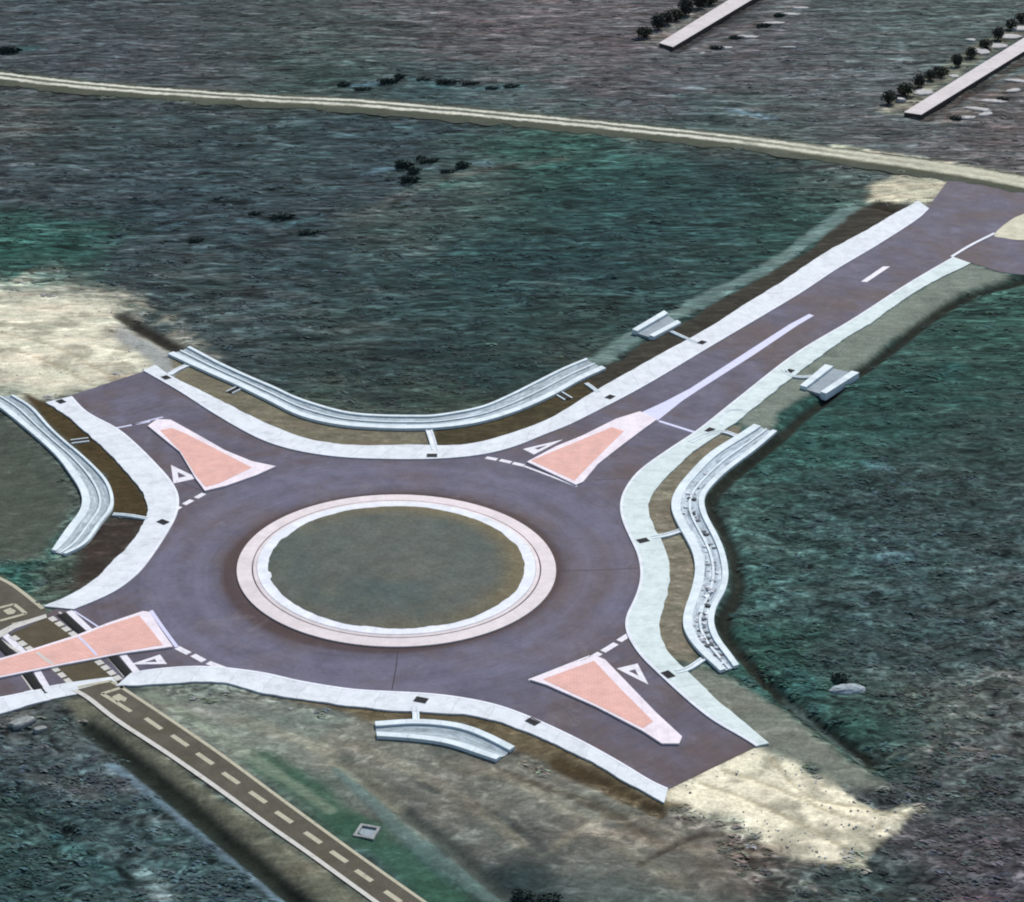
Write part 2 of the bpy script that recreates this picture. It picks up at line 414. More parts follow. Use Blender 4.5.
# ------------------------------------------------------------------ what grows where (plan survey of ground tones, some dark bands holding painted shade)
# x, y, radius, tone
TONES = [
    (40, 10, 110, (58, 66, 70)), (180, 30, 120, (64, 68, 72)), (300, 20, 110, (60, 68, 66)), (330, 70, 60, (48, 70, 66)), (120, 60, 70, (64, 64, 70)),
    (430, 15, 90, (78, 74, 78)), (540, 30, 100, (88, 80, 82)), (600, 60, 80, (84, 78, 82)), (430, 82, 60, (50, 72, 74)), (520, 90, 60, (56, 76, 76)),
    (650, 90, 70, (74, 76, 80)), (760, 60, 90, (82, 80, 84)), (850, 40, 90, (76, 80, 82)), (930, 20, 80, (74, 84, 82)), (760, 120, 60, (72, 82, 80)), (880, 130, 70, (82, 82, 84)), (1000, 140, 60, (88, 82, 82)), (700, 110, 40, (48, 72, 72)),
    (20, 115, 45, (76, 76, 74)), (110, 140, 80, (52, 66, 66)), (40, 170, 70, (56, 64, 68)), (160, 180, 90, (44, 58, 66)), (260, 150, 80, (50, 66, 68)), (250, 210, 70, (48, 62, 68)), (60, 238, 60, (34, 74, 66)), (20, 250, 50, (38, 82, 72)), (150, 255, 55, (54, 66, 70)),
    (370, 150, 70, (46, 62, 68)), (400, 185, 50, (44, 56, 64)), (440, 165, 40, (56, 76, 72)), (390, 215, 50, (66, 74, 70)), (480, 190, 50, (60, 76, 70)), (560, 150, 60, (38, 78, 68)), (640, 165, 60, (34, 70, 64)), (560, 200, 70, (34, 66, 64)), (650, 205, 70, (32, 62, 62)), (740, 175, 60, (40, 62, 64)), (780, 200, 60, (34, 66, 60)), (840, 180, 36, (62, 78, 70)),
    (300, 260, 70, (46, 62, 66)), (380, 280, 80, (46, 66, 66)), (480, 260, 80, (34, 62, 62)), (580, 260, 70, (32, 58, 62)), (660, 260, 60, (38, 64, 62)), (420, 350, 70, (40, 56, 58)), (500, 330, 70, (38, 60, 58)), (580, 310, 50, (42, 62, 58)), (330, 340, 60, (50, 64, 62)), (250, 330, 60, (56, 68, 70)), (200, 300, 60, (58, 70, 70)), (440, 395, 40, (54, 68, 58)), (560, 350, 30, (56, 68, 60)), (340, 395, 30, (62, 74, 64)),
    (900, 400, 60, (34, 70, 64)), (820, 450, 60, (38, 78, 70)), (770, 500, 50, (52, 80, 74)), (860, 480, 60, (48, 66, 66)), (960, 440, 70, (44, 66, 62)), (980, 330, 60, (42, 76, 66)), (900, 350, 40, (48, 82, 74)), (1000, 520, 90, (50, 66, 66)), (900, 560, 90, (48, 68, 68)), (790, 560, 60, (52, 78, 74)), (800, 640, 50, (38, 76, 66)), (780, 690, 40, (44, 82, 74)), (900, 630, 80, (52, 70, 70)), (1000, 620, 80, (56, 70, 70)), (870, 720, 50, (40, 72, 64)), (950, 700, 60, (78, 80, 74)), (1000, 740, 60, (74, 76, 74)), (960, 800, 50, (64, 68, 68)), (1000, 860, 70, (74, 70, 76)), (940, 860, 60, (76, 68, 72)), (880, 880, 60, (48, 66, 64)), (800, 880, 60, (70, 74, 70)),
    (720, 850, 60, (104, 94, 82)), (640, 840, 60, (106, 100, 88)), (580, 790, 50, (118, 112, 98)), (540, 830, 60, (98, 97, 88)), (460, 790, 50, (108, 104, 92)), (640, 890, 60, (84, 90, 84)), (540, 890, 50, (44, 58, 60)), (400, 790, 40, (104, 103, 92)), (350, 740, 40, (118, 114, 100)), (280, 720, 40, (126, 126, 112)), (220, 705, 30, (128, 128, 116)), (420, 860, 40, (66, 92, 90)), (300, 775, 22, (84, 98, 86)), (350, 815, 24, (56, 82, 68)), (440, 885, 26, (50, 78, 66)), (250, 745, 22, (112, 114, 100)), (200, 712, 26, (128, 126, 112)), (330, 768, 22, (108, 110, 98)), (170, 700, 24, (124, 124, 110)), (390, 815, 20, (96, 104, 96)),
    (40, 760, 50, (62, 74, 78)), (100, 800, 60, (50, 68, 70)), (30, 830, 60, (46, 70, 68)), (60, 880, 60, (44, 68, 68)), (150, 860, 60, (62, 82, 84)), (200, 880, 50, (56, 76, 78)), (30, 735, 30, (76, 82, 80)), (110, 770, 40, (74, 76, 78)),
    (30, 470, 50, (76, 82, 74)), (30, 520, 40, (62, 80, 74)), (20, 565, 30, (42, 88, 78)), (70, 580, 30, (68, 78, 66)), (100, 545, 25, (58, 46, 44)), (30, 300, 40, (120, 122, 112)),
    (393, 570, 160, (78, 86, 78)),
]
AREAS = [  # outline (px), tone, edge softness (m), ragged (m), wildness 0..1
    ('nw_sand', [(-80, 300), (-20, 290), (30, 287), (75, 292), (115, 305), (128, 318), (150, 340), (178, 362), (158, 376), (143, 374), (62, 400), (36, 404), (0, 396), (-60, 390)], (216, 209, 184), 6.5, 6.5, .3),
    ('nw_shoulder', [(120, 322), (150, 340), (176, 356), (190, 372), (166, 378), (140, 352), (112, 336)], (150, 152, 146), .8, .8, .1),
    ('se_sand', [(668, 791), (757, 748), (800, 760), (835, 790), (880, 806), (922, 803), (905, 826), (870, 838), (855, 858), (822, 856), (790, 846), (760, 838), (735, 824), (700, 812)], (230, 221, 192), .9, 2.0, .12),
    ('ne_sand', [(868, 186), (905, 176), (948, 172), (950, 182), (932, 204), (912, 203), (885, 206), (872, 198)], (190, 184, 158), 1.6, 2.6, .4),
    ('verge_top_left', [(170, 357), (192, 352), (300, 410), (360, 424), (440, 424), (440, 447), (360, 448), (300, 440), (220, 402), (176, 380)], (116, 110, 92), .3, .3, .35),
    ('verge_top_right', [(434, 424), (490, 416), (554, 392), (610, 366), (614, 384), (548, 422), (500, 440), (434, 449)], (72, 65, 47), .4, .5, .4),
    ('verge_ne_left', [(588, 378), (650, 338), (720, 300), (800, 255), (858, 205), (880, 200), (915, 205), (850, 245), (750, 305), (650, 364), (600, 392)], (60, 57, 49), .5, .7, .4),
    ('verge_west', [(22, 392), (50, 402), (90, 432), (130, 473), (152, 508), (146, 520), (112, 514), (105, 475), (66, 440), (30, 404)], (72, 61, 40), .4, .4, .3),
    ('verge_west_low', [(112, 512), (148, 520), (132, 545), (100, 576), (76, 592), (72, 578), (84, 550), (102, 526)], (60, 52, 46), 1.2, 1.0, .3),
    ('west_lawn', [(-60, 415), (0, 415), (52, 462), (74, 500), (62, 530), (44, 556), (20, 560), (-60, 556)], (78, 84, 74), 1.0, .8, .22),
    ('verge_east', [(742, 424), (720, 428), (664, 474), (644, 504), (662, 550), (666, 590), (656, 620), (664, 655), (704, 668), (690, 640), (688, 620), (694, 590), (698, 565), (676, 508), (690, 474), (736, 440)], (124, 118, 101), .3, .3, .35),
    ('verge_ne_right', [(965, 262), (1010, 276), (960, 292), (905, 330), (866, 360), (845, 372), (780, 410), (770, 430), (742, 426), (740, 416), (840, 340)], (120, 128, 116), .6, .6, .15),
    ('verge_se', [(668, 668), (700, 662), (722, 676), (750, 690), (800, 720), (845, 752), (880, 780), (860, 790), (815, 768), (770, 752), (735, 716)], (116, 120, 108), 1.0, 1.2, .2),
    ('verge_south', [(300, 696), (420, 710), (500, 718), (560, 744), (660, 802), (690, 806), (650, 806), (570, 768), (520, 752), (460, 722), (380, 720), (240, 692)], (98, 88, 68), .6, .8, .35),
    ('path_bank', [(60, 700), (84, 698), (225, 800), (330, 872), (400, 920), (330, 920), (250, 860), (190, 806), (120, 746), (76, 718)], (104, 104, 88), .6, .6, .3),
    ('bank', [(124, 688), (236, 692), (420, 716), (660, 812), (720, 825), (760, 915), (430, 915), (300, 815)], None, 1.5, 2, .40),
    ('path_head', [(-70, 560), (0, 575), (46, 610), (40, 625), (0, 640), (-80, 650)], (96, 90, 66), .5, .4, .2),
]
LINES = [
    ([(652, 40), (690, 16), (740, -22)], 3.0, (112, 108, 98), 0), ([(893, 109), (960, 62), (1030, 22), (1080, -6)], 3.0, (120, 116, 94), 0),
    ([(676, 50), (716, 24), (776, -12)], 1.5, (48, 44, 44), .3), ([(924, 118), (970, 91), (1030, 56), (1090, 20)], 1.5, (50, 44, 38), .3),  # edge shadow of the concrete strips, painted as dark hollows
    ([(700, 50), (750, 26), (800, 0)], 1.6, (98, 92, 88), 0), ([(945, 120), (1000, 92), (1050, 60)], 2.0, (112, 102, 92), 0),
    ([(425, 164), (448, 168)], 1.0, (104, 128, 134), 0), ([(474, 160), (490, 162)], 1.0, (112, 138, 146), 0), ([(368, 172), (392, 166)], 1.1, (82, 104, 116), 0), ([(428, 180), (450, 184)], 1.4, (58, 90, 82), 0),
    ([(18, 48), (32, 46)], 2.4, (58, 96, 94), 0), ([(240, 218), (268, 222)], 1.2, (88, 112, 120), 0), ([(160, 226), (180, 222)], 1.0, (84, 112, 122), 0), ([(288, 222), (320, 214)], .9, (78, 110, 116), 0),
    ([(352, 84), (384, 80)], 1.4, (84, 108, 122), 0), ([(412, 78), (440, 86)], 1.6, (78, 112, 112), 0), ([(480, 86), (520, 84)], 1.6, (66, 100, 106), 0), ([(730, 108), (772, 116)], 1.4, (86, 108, 118), 0),
    ([(820, 700), (800, 672), (786, 684)], 1.2, (56, 92, 88), 0), ([(870, 462), (884, 466)], 1.0, (84, 118, 122), 0), ([(884, 556), (906, 552)], 1.2, (82, 106, 114), 0), ([(956, 364), (940, 372)], 1.4, (46, 88, 84), 0),
    ([(836, 146), (890, 154), (950, 164), (1060, 184)], 1.6, (190, 186, 162), .02), ([(900, 170), (960, 184), (1010, 190)], 1.2, (186, 182, 158), .02),
    ([(96, 386), (60, 366), (10, 348), (-60, 335)], .35, (164, 154, 128), .07), ([(118, 380), (80, 358), (30, 338), (-60, 320)], .35, (164, 154, 128), .07),
    ([(700, 782), (750, 798), (810, 826), (850, 850)], .3, (166, 156, 128), .07), ([(724, 770), (775, 786), (835, 812), (880, 826)], .3, (166, 156, 128), .07), ([(770, 756), (800, 790), (830, 800), (905, 812)], .3, (170, 160, 132), .07),
    ([(262, 758), (310, 790), (360, 826), (410, 868), (450, 902)], 1.7, (50, 82, 64), -.001),
    ([(140, 870), (164, 892)], 1.0, (118, 132, 130), 0), ([(60, 836), (110, 872)], 1.0, (58, 92, 92), 0), ([(20, 800), (70, 830)], .9, (34, 46, 46), .2), ([(30, 770), (90, 790)], 1.0, (82, 84, 82), 0),
    # centre line (px), half width (m), tone, depth (m)
    ([(122, 314), (140, 325), (160, 337), (184, 351)], 1.35, (34, 30, 24), .45),  # dark tone joins moist ditch soil and painted shade
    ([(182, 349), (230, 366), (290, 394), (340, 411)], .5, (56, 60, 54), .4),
    ([(1060, 272), (1000, 284), (960, 298), (930, 316), (900, 340), (868, 364), (846, 378), (826, 397), (800, 415), (782, 434), (760, 453), (733, 474), (716, 491), (711, 503), (716, 518), (728, 538), (735, 558), (739, 578), (735, 596), (727, 610), (723, 624), (731, 641), (746, 658), (770, 682), (800, 706), (840, 736), (872, 758)], .85, (38, 40, 34), .6),  # ditch below the east bank, its shadow also put into the tone
    ([(88, 724), (120, 748), (160, 780), (200, 814), (250, 856), (300, 898), (340, 932)], .95, (36, 42, 36), .7),  # path-side ditch: damp earth and painted shadow in one tone
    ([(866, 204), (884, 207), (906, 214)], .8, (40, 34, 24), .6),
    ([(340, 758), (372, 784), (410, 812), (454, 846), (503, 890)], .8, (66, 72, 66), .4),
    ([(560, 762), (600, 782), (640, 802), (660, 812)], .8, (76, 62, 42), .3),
    ([(785, 692), (820, 722), (862, 756)], .35, (92, 110, 104), 0),
    ([(588, 366), (640, 332), (700, 300), (780, 258), (852, 206)], 1.5, (112, 134, 128), -.12),
    ([(112, 762), (150, 790), (200, 832), (262, 884), (300, 915)], .5, (94, 112, 122), -.1),
    ([(340, 765), (400, 825), (470, 880), (520, 915)], .8, (92, 112, 106), -.1),
    ([(780, 460), (735, 510), (752, 560), (760, 600)], 1.2, (64, 92, 86), 0),
    ([(680, 815), (710, 842), (740, 880), (760, 910)], .35, (118, 112, 104), 0),
    ([(700, 812), (735, 850), (770, 880)], .3, (118, 112, 104), 0),
    ([(600, 870), (680, 850), (760, 862), (830, 890)], .3, (112, 108, 102), 0),
    ([(930, 800), (955, 782), (980, 756), (1010, 736)], .5, (96, 100, 98), 0),
    ([(920, 770), (935, 740), (960, 700), (990, 660)], .35, (90, 92, 88), 0),
    ([(545, 850), (610, 812), (660, 826), (700, 850)], .5, (140, 134, 116), 0),
    ([(440, 760), (520, 780), (600, 830), (680, 880)], .8, (140, 135, 118), 0),
    ([(420, 780), (500, 815), (560, 860)], .5, (74, 78, 74), .1),
    ([(230, 716), (300, 735), (360, 770), (400, 800)], .9, (146, 142, 122), 0),
    ([(150, 693), (210, 728), (270, 768), (330, 808)], .7, (128, 138, 118), 0), ([(330, 735), (400, 762), (470, 800), (520, 840)], .7, (138, 132, 114), 0), ([(500, 770), (590, 800), (660, 840)], .6, (86, 78, 66), .1), ([(470, 760), (540, 790), (590, 820)], .6, (140, 134, 118), 0), ([(620, 830), (680, 845), (750, 850)], .6, (132, 124, 108), 0), ([(640, 860), (690, 835), (720, 830)], .4, (74, 68, 60), .1),
    ([(370, 210), (430, 182), (500, 165), (560, 158)], 1.6, (80, 84, 78), 0),
    ([(250, 20), (300, 40), (345, 66)], 1.0, (84, 88, 88), 0),
    ([(440, 10), (520, 28), (600, 40)], 1.4, (104, 94, 94), 0),
    ([(480, 30), (560, 20), (640, 30)], 1.2, (98, 90, 92), 0),
    ([(640, 100), (720, 70), (790, 20)], 1.2, (92, 88, 92), 0),
]

xs = np.r_[-4200, -2400, -1300, -700, -400, -220, -140, -100, np.arange(-76, 1101, 2.4), 1130, 1170, 1240, 1400, 1700, 2300, 3300, 5200]
ys = np.r_[-458, -450, -430, -390, -330, -260, -190, -130, -90, -60, np.arange(-40, 939, 2.2), 960, 1000, 1080, 1250, 1600, 2300]
PX, PY = np.meshgrid(xs, ys)
WX, WY = ground_np(PX, PY); WX = WX - OX; WY = WY - OY
near = (PX > -90) & (PX < 1110) & (PY > -50) & (PY < 945)
cx, cy = PX[near], PY[near]; X, Y = WX[near], WY[near]

# tone field: distance-weighted blend, warped so that patches have irregular borders
wx = cx + 90 * fbm(X / 8, Y / 8, 5, 3); wy = cy + 50 * fbm(X / 8, Y / 8, 5, 9)
num = np.zeros((len(X), 3)); den = np.zeros(len(X)) + 1e-9
for (px, py, r, c) in TONES:
    d2 = ((wx - px) / r) ** 2 + ((wy - py) / (r * .55)) ** 2
    w = np.exp(-1.25 * d2) + 3e-4 / (1 + d2)
    cg = np.array(c, float); cg = (cg * .66 + cg.mean() * .34) * 1.05 * np.array([.96 if cg[0] < cg[1] + 1 else .985, 1.0, .985])
    num += w[:, None] * lin(cg); den += w
tone = num / den[:, None]
wild = np.ones(len(X)); lift = np.zeros(len(X)) - .30
jit = fbm(X / 2.2, Y / 2.2, 4, 21)
paved = np.full(len(X), 1e9)
for P in [gl(ROAD)] + [list(map(tuple, a)) for a in ()]:
    paved = np.minimum(paved, sdist(X, Y, P))
for a, b in ((TOP_IN, TOP_OUT), (E_IN, E_OUT), (S_IN, S_OUT), (W_IN, W_OUT), (CH_A_IN, CH_A_OUT), (CH_B_IN, CH_B_OUT), (CH_C_IN, CH_C_OUT), (CH_D_IN, CH_D_OUT)):
    poly = gl(a) + gl(b)[::-1]
    paved = np.minimum(paved, sdist(X, Y, poly))
BIKE_R = [(113, 681), (125, 688), (178, 723), (227, 757), (281, 797), (350, 847.5), (427, 902), (480, 938)]
BIKE_L = [(72, 691), (86, 699), (114, 721), (163, 753), (212, 787), (265, 825.5), (303, 852), (350, 886), (390, 915), (425, 941)]
paved = np.minimum(paved, sdist(X, Y, gl(BIKE_L) + gl(BIKE_R)[::-1]))
trackd = seg_dist(X, Y, gl(TRACK_C))
for nm, P, c, soft, rag, wd in AREAS:
    s = sdist(X, Y, gl(P)) + rag * (jit + fbm(X / 6, Y / 6, 3, 23)) * 1.4
    m = 1 - sstep(-soft, soft, s)
    if c is not None: tone = tone * (1 - m[:, None]) + lin(c) * m[:, None]
    wild = wild * (1 - m) + wd * m
    if 'sand' in nm:
        bl = sstep(-.02, .20, fbm(X / 3.0, Y / 2.0, 5, 71)) * m * .75; tone = tone * (1 - bl[:, None]) + lin((150, 145, 126)) * bl[:, None]
    if 'verge' in nm or 'path' in nm or 'shoulder' in nm: lift = lift * (1 - m) - .06 * m
    if 'sand' in nm: lift = lift * (1 - m) + (-.08 + .5 * np.clip(jit, -.2, .2) ) * m
ditch = np.zeros(len(X))
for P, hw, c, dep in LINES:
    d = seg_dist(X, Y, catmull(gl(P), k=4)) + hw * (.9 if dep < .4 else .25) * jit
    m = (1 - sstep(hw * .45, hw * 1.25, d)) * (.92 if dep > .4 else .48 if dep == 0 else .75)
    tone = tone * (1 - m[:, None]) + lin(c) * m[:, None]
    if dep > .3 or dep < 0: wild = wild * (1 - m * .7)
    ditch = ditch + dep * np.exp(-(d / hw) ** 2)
tm = 1 - sstep(2.5, 8, trackd)
tone = tone * (1 - .75 * tm[:, None] * sstep(.2, -.1, jit)[:, None]) + .75 * tm[:, None] * sstep(.2, -.1, jit)[:, None] * lin((78, 82, 70))
inroad = paved < .0
flat = np.minimum(sstep(0.15, 4.0, paved), sstep(3.6, 9, trackd))
hump = (.55 * fbm(X / 5, Y / 5, 3, 31) + .42 * fbm(X / 4.2, Y / 1.6, 3, 33)) * wild
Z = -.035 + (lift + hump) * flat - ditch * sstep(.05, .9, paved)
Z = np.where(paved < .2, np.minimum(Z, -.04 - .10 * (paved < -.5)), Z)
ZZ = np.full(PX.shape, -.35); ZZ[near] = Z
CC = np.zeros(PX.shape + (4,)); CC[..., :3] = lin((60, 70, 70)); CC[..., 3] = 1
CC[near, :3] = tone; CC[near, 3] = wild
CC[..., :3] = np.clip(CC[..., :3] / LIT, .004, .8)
ny, nx = PX.shape
verts = np.stack([WX, WY, ZZ], -1).reshape(-1, 3)
idx = np.arange(nx * ny).reshape(ny, nx)
quads = np.stack([idx[1:, :-1], idx[1:, 1:], idx[:-1, 1:], idx[:-1, :-1]], -1).reshape(-1, 4)
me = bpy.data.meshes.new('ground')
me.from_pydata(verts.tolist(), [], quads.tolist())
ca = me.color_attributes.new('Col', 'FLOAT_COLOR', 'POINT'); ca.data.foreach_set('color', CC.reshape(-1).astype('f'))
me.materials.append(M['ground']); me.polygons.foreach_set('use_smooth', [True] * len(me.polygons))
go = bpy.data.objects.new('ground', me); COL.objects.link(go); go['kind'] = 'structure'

def ground_z(x, y):
    """height of the terrain sheet under a plan point (nearest sample)"""
    d = (X - x) ** 2 + (Y - y) ** 2
    return float(Z[int(np.argmin(d))])

# ------------------------------------------------------------------ low wild growth on the fields (nobody could count it)
def scrub():
    ok = np.where((wild > .58) & (paved > 1.0) & (trackd > 4.0) & (cx > -30) & (cx < 1054) & (cy > -20) & (cy < 925))[0]
    pick = RNG.choice(ok, 13000)
    dens = fbm(X[pick] / 6, Y[pick] / 6, 3, 51)
    pick = pick[(dens + RNG.normal(0, .14, len(pick))) > -.06]
    N = len(pick); K = 8
    s = np.where(cy[pick] < 500, 1 + .6 * (500 - cy[pick]) / 500, 1.0)
    Rr = RNG.uniform(.14, .50, N) * s; hh = Rr * RNG.uniform(.14, .34, N)
    px_ = X[pick] + RNG.uniform(-.4, .4, N); py_ = Y[pick] + RNG.uniform(-.4, .4, N); pz_ = Z[pick]
    base = tone[pick] / LIT * np.exp(RNG.normal(.20, .30, N))[:, None] * np.c_[RNG.uniform(.82, 1.16, N), RNG.uniform(.92, 1.1, N), RNG.uniform(.88, 1.16, N)]
    a = RNG.uniform(0, 6.283, (N, K)); q = np.sqrt(RNG.uniform(0, 1, (N, K))); e = (Rr[:, None] * RNG.uniform(.38, .75, (N, K)))[..., None]
    c = np.stack([px_[:, None] + q * Rr[:, None] * np.cos(a) * 1.5, py_[:, None] + q * Rr[:, None] * np.sin(a), pz_[:, None] + hh[:, None] * (1 - q ** 2) * RNG.uniform(.6, 1, (N, K)) + .01], -1)
    nr = np.stack([np.cos(a) * q * .28 + RNG.normal(0, .12, (N, K)), np.sin(a) * q * .28 + RNG.normal(0, .12, (N, K)), np.ones((N, K))], -1); nr /= np.linalg.norm(nr, axis=-1, keepdims=True)
    u = np.cross(nr, np.array([.2, 1, .1])); u /= np.linalg.norm(u, axis=-1, keepdims=True); w = np.cross(nr, u)
    V = np.stack([c + u * e * 1.2, c + w * e * .5, c - u * e, c - w * e * .45], 2).reshape(-1, 3)
    C = np.repeat(np.clip(base[:, None, :] * RNG.uniform(.75, 1.25, (N, K, 1)), .006, .34).reshape(-1, 3), 4, 0); n = N * K
    m = bpy.data.meshes.new('scrub')
    V = np.array(V, 'f'); Fq = np.arange(n * 4).reshape(-1, 4)
    m.vertices.add(len(V)); m.vertices.foreach_set('co', V.ravel())
    m.loops.add(n * 4); m.loops.foreach_set('vertex_index', Fq.ravel().astype('i'))
    m.polygons.add(n); m.polygons.foreach_set('loop_start', np.arange(0, n * 4, 4, dtype='i'))
    m.update(calc_edges=True)
    ca = m.color_attributes.new('Col', 'FLOAT_COLOR', 'POINT'); ca.data.foreach_set('color', np.c_[np.array(C), np.ones(n * 4)].astype('f').ravel())
    m.materials.append(M['leaf'])
    o = bpy.data.objects.new('scrub', m); COL.objects.link(o); o['kind'] = 'stuff'; o['label'] = 'low dark teal scrub covering the rough fields'; o['category'] = 'scrub'
scrub()

# ------------------------------------------------------------------ roads, pavements, paths
mb = MB(); mb.flat(gl(ROAD), 0.0); mb.obj('road', M['asphalt'], kind='structure')

def pavement(a, b, mat, name='pavement', n=150, kerb=.28):
    A = curve(a); B = curve(b)
    A, _ = resample(A, n); B, _ = resample(B, n)
    A = smooth(A, 3); B = smooth(B, 3)
    D = (B - A) / np.hypot(*(B - A).T)[:, None]
    K = A + D * kerb
    B2 = B + D * (fbm(B[:, 0] / 1.5, B[:, 1] / 1.5, 3, 77) * .36)[:, None]      # soil creeping over the back edge
    m = MB(); m.strip(K, B2, .118, -.35); o = m.obj(name, mat, kind='structure')
    m = MB(); m.strip(A, K, .13, -.35, za=.115); k = m.obj('kerb', M['kerb'], parent=o)
    return A, B
pavement(TOP_IN, TOP_OUT, M['pave'], n=240)
pavement(E_IN, E_OUT, M['pave_cool'], n=260)
# the south pavement is cut by the cycle path crossing
sA, sB = [resample(curve(c), 400)[0] for c in (S_IN, S_OUT)]
def cut(a, b, x0, x1):
    pa = np.array(gl(a)); pb = np.array(gl(b))
    return a, b
S1_IN = [p for p in S_IN if p[0] <= 24] + [(41, 690)]; S1_OUT = [p for p in S_OUT if p[0] <= 31] + [(50, 701)]
S2_IN = [(131, 674)] + [p for p in S_IN if p[0] >= 140]; S2_OUT = [(116, 687)] + [p for p in S_OUT if p[0] >= 123]
pavement(S1_IN, S1_OUT, M['pave'], n=40)
pavement(S2_IN, S2_OUT, M['pave'], n=220)
pavement(W_IN, W_OUT, M['pave'], n=150)
# thin kerb running on to the north-east apron
mb = MB(); A = curve([(953, 257.5), (972, 246), (996, 234)]); mb.strip(A, offset(A, .45), .10, -.1); mb.obj('kerb_end', M['kerb'], kind='structure')
# dropped kerbs where the path crosses
mb = MB(); mb.strip(curve([(24, 692), (60, 684), (112, 677)]), curve([(31, 704), (70, 696), (122, 686)])[: len(curve([(24, 692), (60, 684), (112, 677)]))] if False else resample(curve([(33, 703), (70, 695.5), (120, 686)]), len(curve([(24, 692), (60, 684), (112, 677)])))[0], .03, -.1)
mb.obj('crossing_apron', M['pave'], kind='structure')

# cycle path and its raised crossing panels
R_, _ = resample(curve(BIKE_R), 140); L_, _ = resample(curve(BIKE_L), 140)
mb = MB(); mb.strip(L_, R_, .035, -.3); mb.obj('cycle_path', M['path'], kind='structure')
mb = MB(); mb.flat(gl([(-70, 545), (0, 579), (23, 593), (45, 610), (49, 618), (14, 628), (0, 633), (-70, 655)]), .02); mb.obj('cycle_path', M['path'], kind='structure')
mb = MB(); mb.flat(gl([(10, 634), (50, 616.5), (79, 637.5), (30, 653)]), .012); mb.flat(gl([(52, 668), (98, 659), (120, 681), (78, 691)]), .012); mb.obj('crossing_surface', M['cross'], kind='structure')

# dirt track: two pale ruts between olive shoulders
def dirt_track():
    Cn = curve(TRACK_C, 1.0); n = len(Cn)
    t = NT('track_dirt', 1.0)
    uv = t.n('ShaderNodeSeparateXYZ'); t.l(t.tc.outputs['UV'], uv.inputs[0])
    v = t.math('ADD', uv.outputs['Y'], t.math('MULTIPLY', t.math('SUBTRACT', t.noise(.16, 5, .75), .5), .22))
    v = t.math('ADD', v, t.math('MULTIPLY', t.math('SUBTRACT', t.noise(.9, 4, .7), .5), .13))
    ol = alb((64, 70, 58)); cr = alb((216, 214, 194)); md = alb((94, 97, 82))
    dk = alb((66, 70, 52))
    col = t.ramp(v, [(.0, ol), (.18, dk), (.38, dk), (.455, cr), (.53, cr), (.58, md), (.70, md), (.75, cr), (.81, cr), (.87, ol), (1., ol)])
    sx = t.n('ShaderNodeSeparateXYZ'); t.l(t.pos(), sx.inputs[0])
    wide = t.n('ShaderNodeMapRange'); t.l(sx.outputs['X'], wide.inputs[0]); wide.inputs[1].default_value = 42; wide.inputs[2].default_value = 78; wide.inputs[4].default_value = .8
    body = t.ramp(v, [(.30, 0.0), (.42, 1.0), (.86, 1.0), (.97, 0.0)])
    col = t.mix(col, alb((196, 192, 166)), t.math('MULTIPLY', wide.outputs[0], body))
    col = t.mix(col, md, t.ramp(t.noise(.10, 4, .7), [(.5, 0.0), (.7, .55)]))
    col = t.mix(col, t.ramp(t.noise(.7, 5, .75), [(.3, .66), (.7, 1.1)]), 1.0, 'MULTIPLY')
    m = t.out(col, t.noise(2, 4), .08)
    b = MB(); W = 4.6
    rows = [offset(Cn, -5.2 + 9.6 * k / 8) for k in range(9)]
    e0 = fbm(Cn[:, 0] / 3, Cn[:, 1] / 3, 4, 5) * 4.0; e1 = fbm(Cn[:, 0] / 3, Cn[:, 1] / 3, 4, 8) * 3.0
    rows[0] = offset(Cn, -5.0) + np.c_[e0 * .2, e0]; rows[-1] = offset(Cn, 4.2) + np.c_[e1 * .2, e1]
    zz = [-.03, .02, .03, -.02, .04, .05, -.01, .04, -.03]
    L = np.r_[0, np.cumsum(np.hypot(*np.diff(Cn, axis=0).T))]
    for k in range(8):
        for i in range(n - 1):
            q = [(*rows[k][i], zz[k]), (*rows[k][i + 1], zz[k]), (*rows[k + 1][i + 1], zz[k + 1]), (*rows[k + 1][i], zz[k + 1])]
            b.face(q, [(L[i], k / 8), (L[i + 1], k / 8), (L[i + 1], (k + 1) / 8), (L[i], (k + 1) / 8)])
    b.v = [(p[0], p[1], p[2] + .02) for p in b.v]
    b.obj('dirt_track', m, kind='structure', smooth_=True)
dirt_track()
# drifted sand over the east edge of the road apron
mb = MB(); P = catmull(gl([(994, 235), (1008, 222), (1024, 214), (1070, 200), (1110, 200), (1110, 240), (1060, 240), (1020, 240), (1004, 238)]), closed=True, k=5); mb.flat([tuple(p) for p in P], .02); mb.obj('sand_drift', mat_simple('sand', (212, 206, 180), .25, .6, 1, 4), kind='structure')

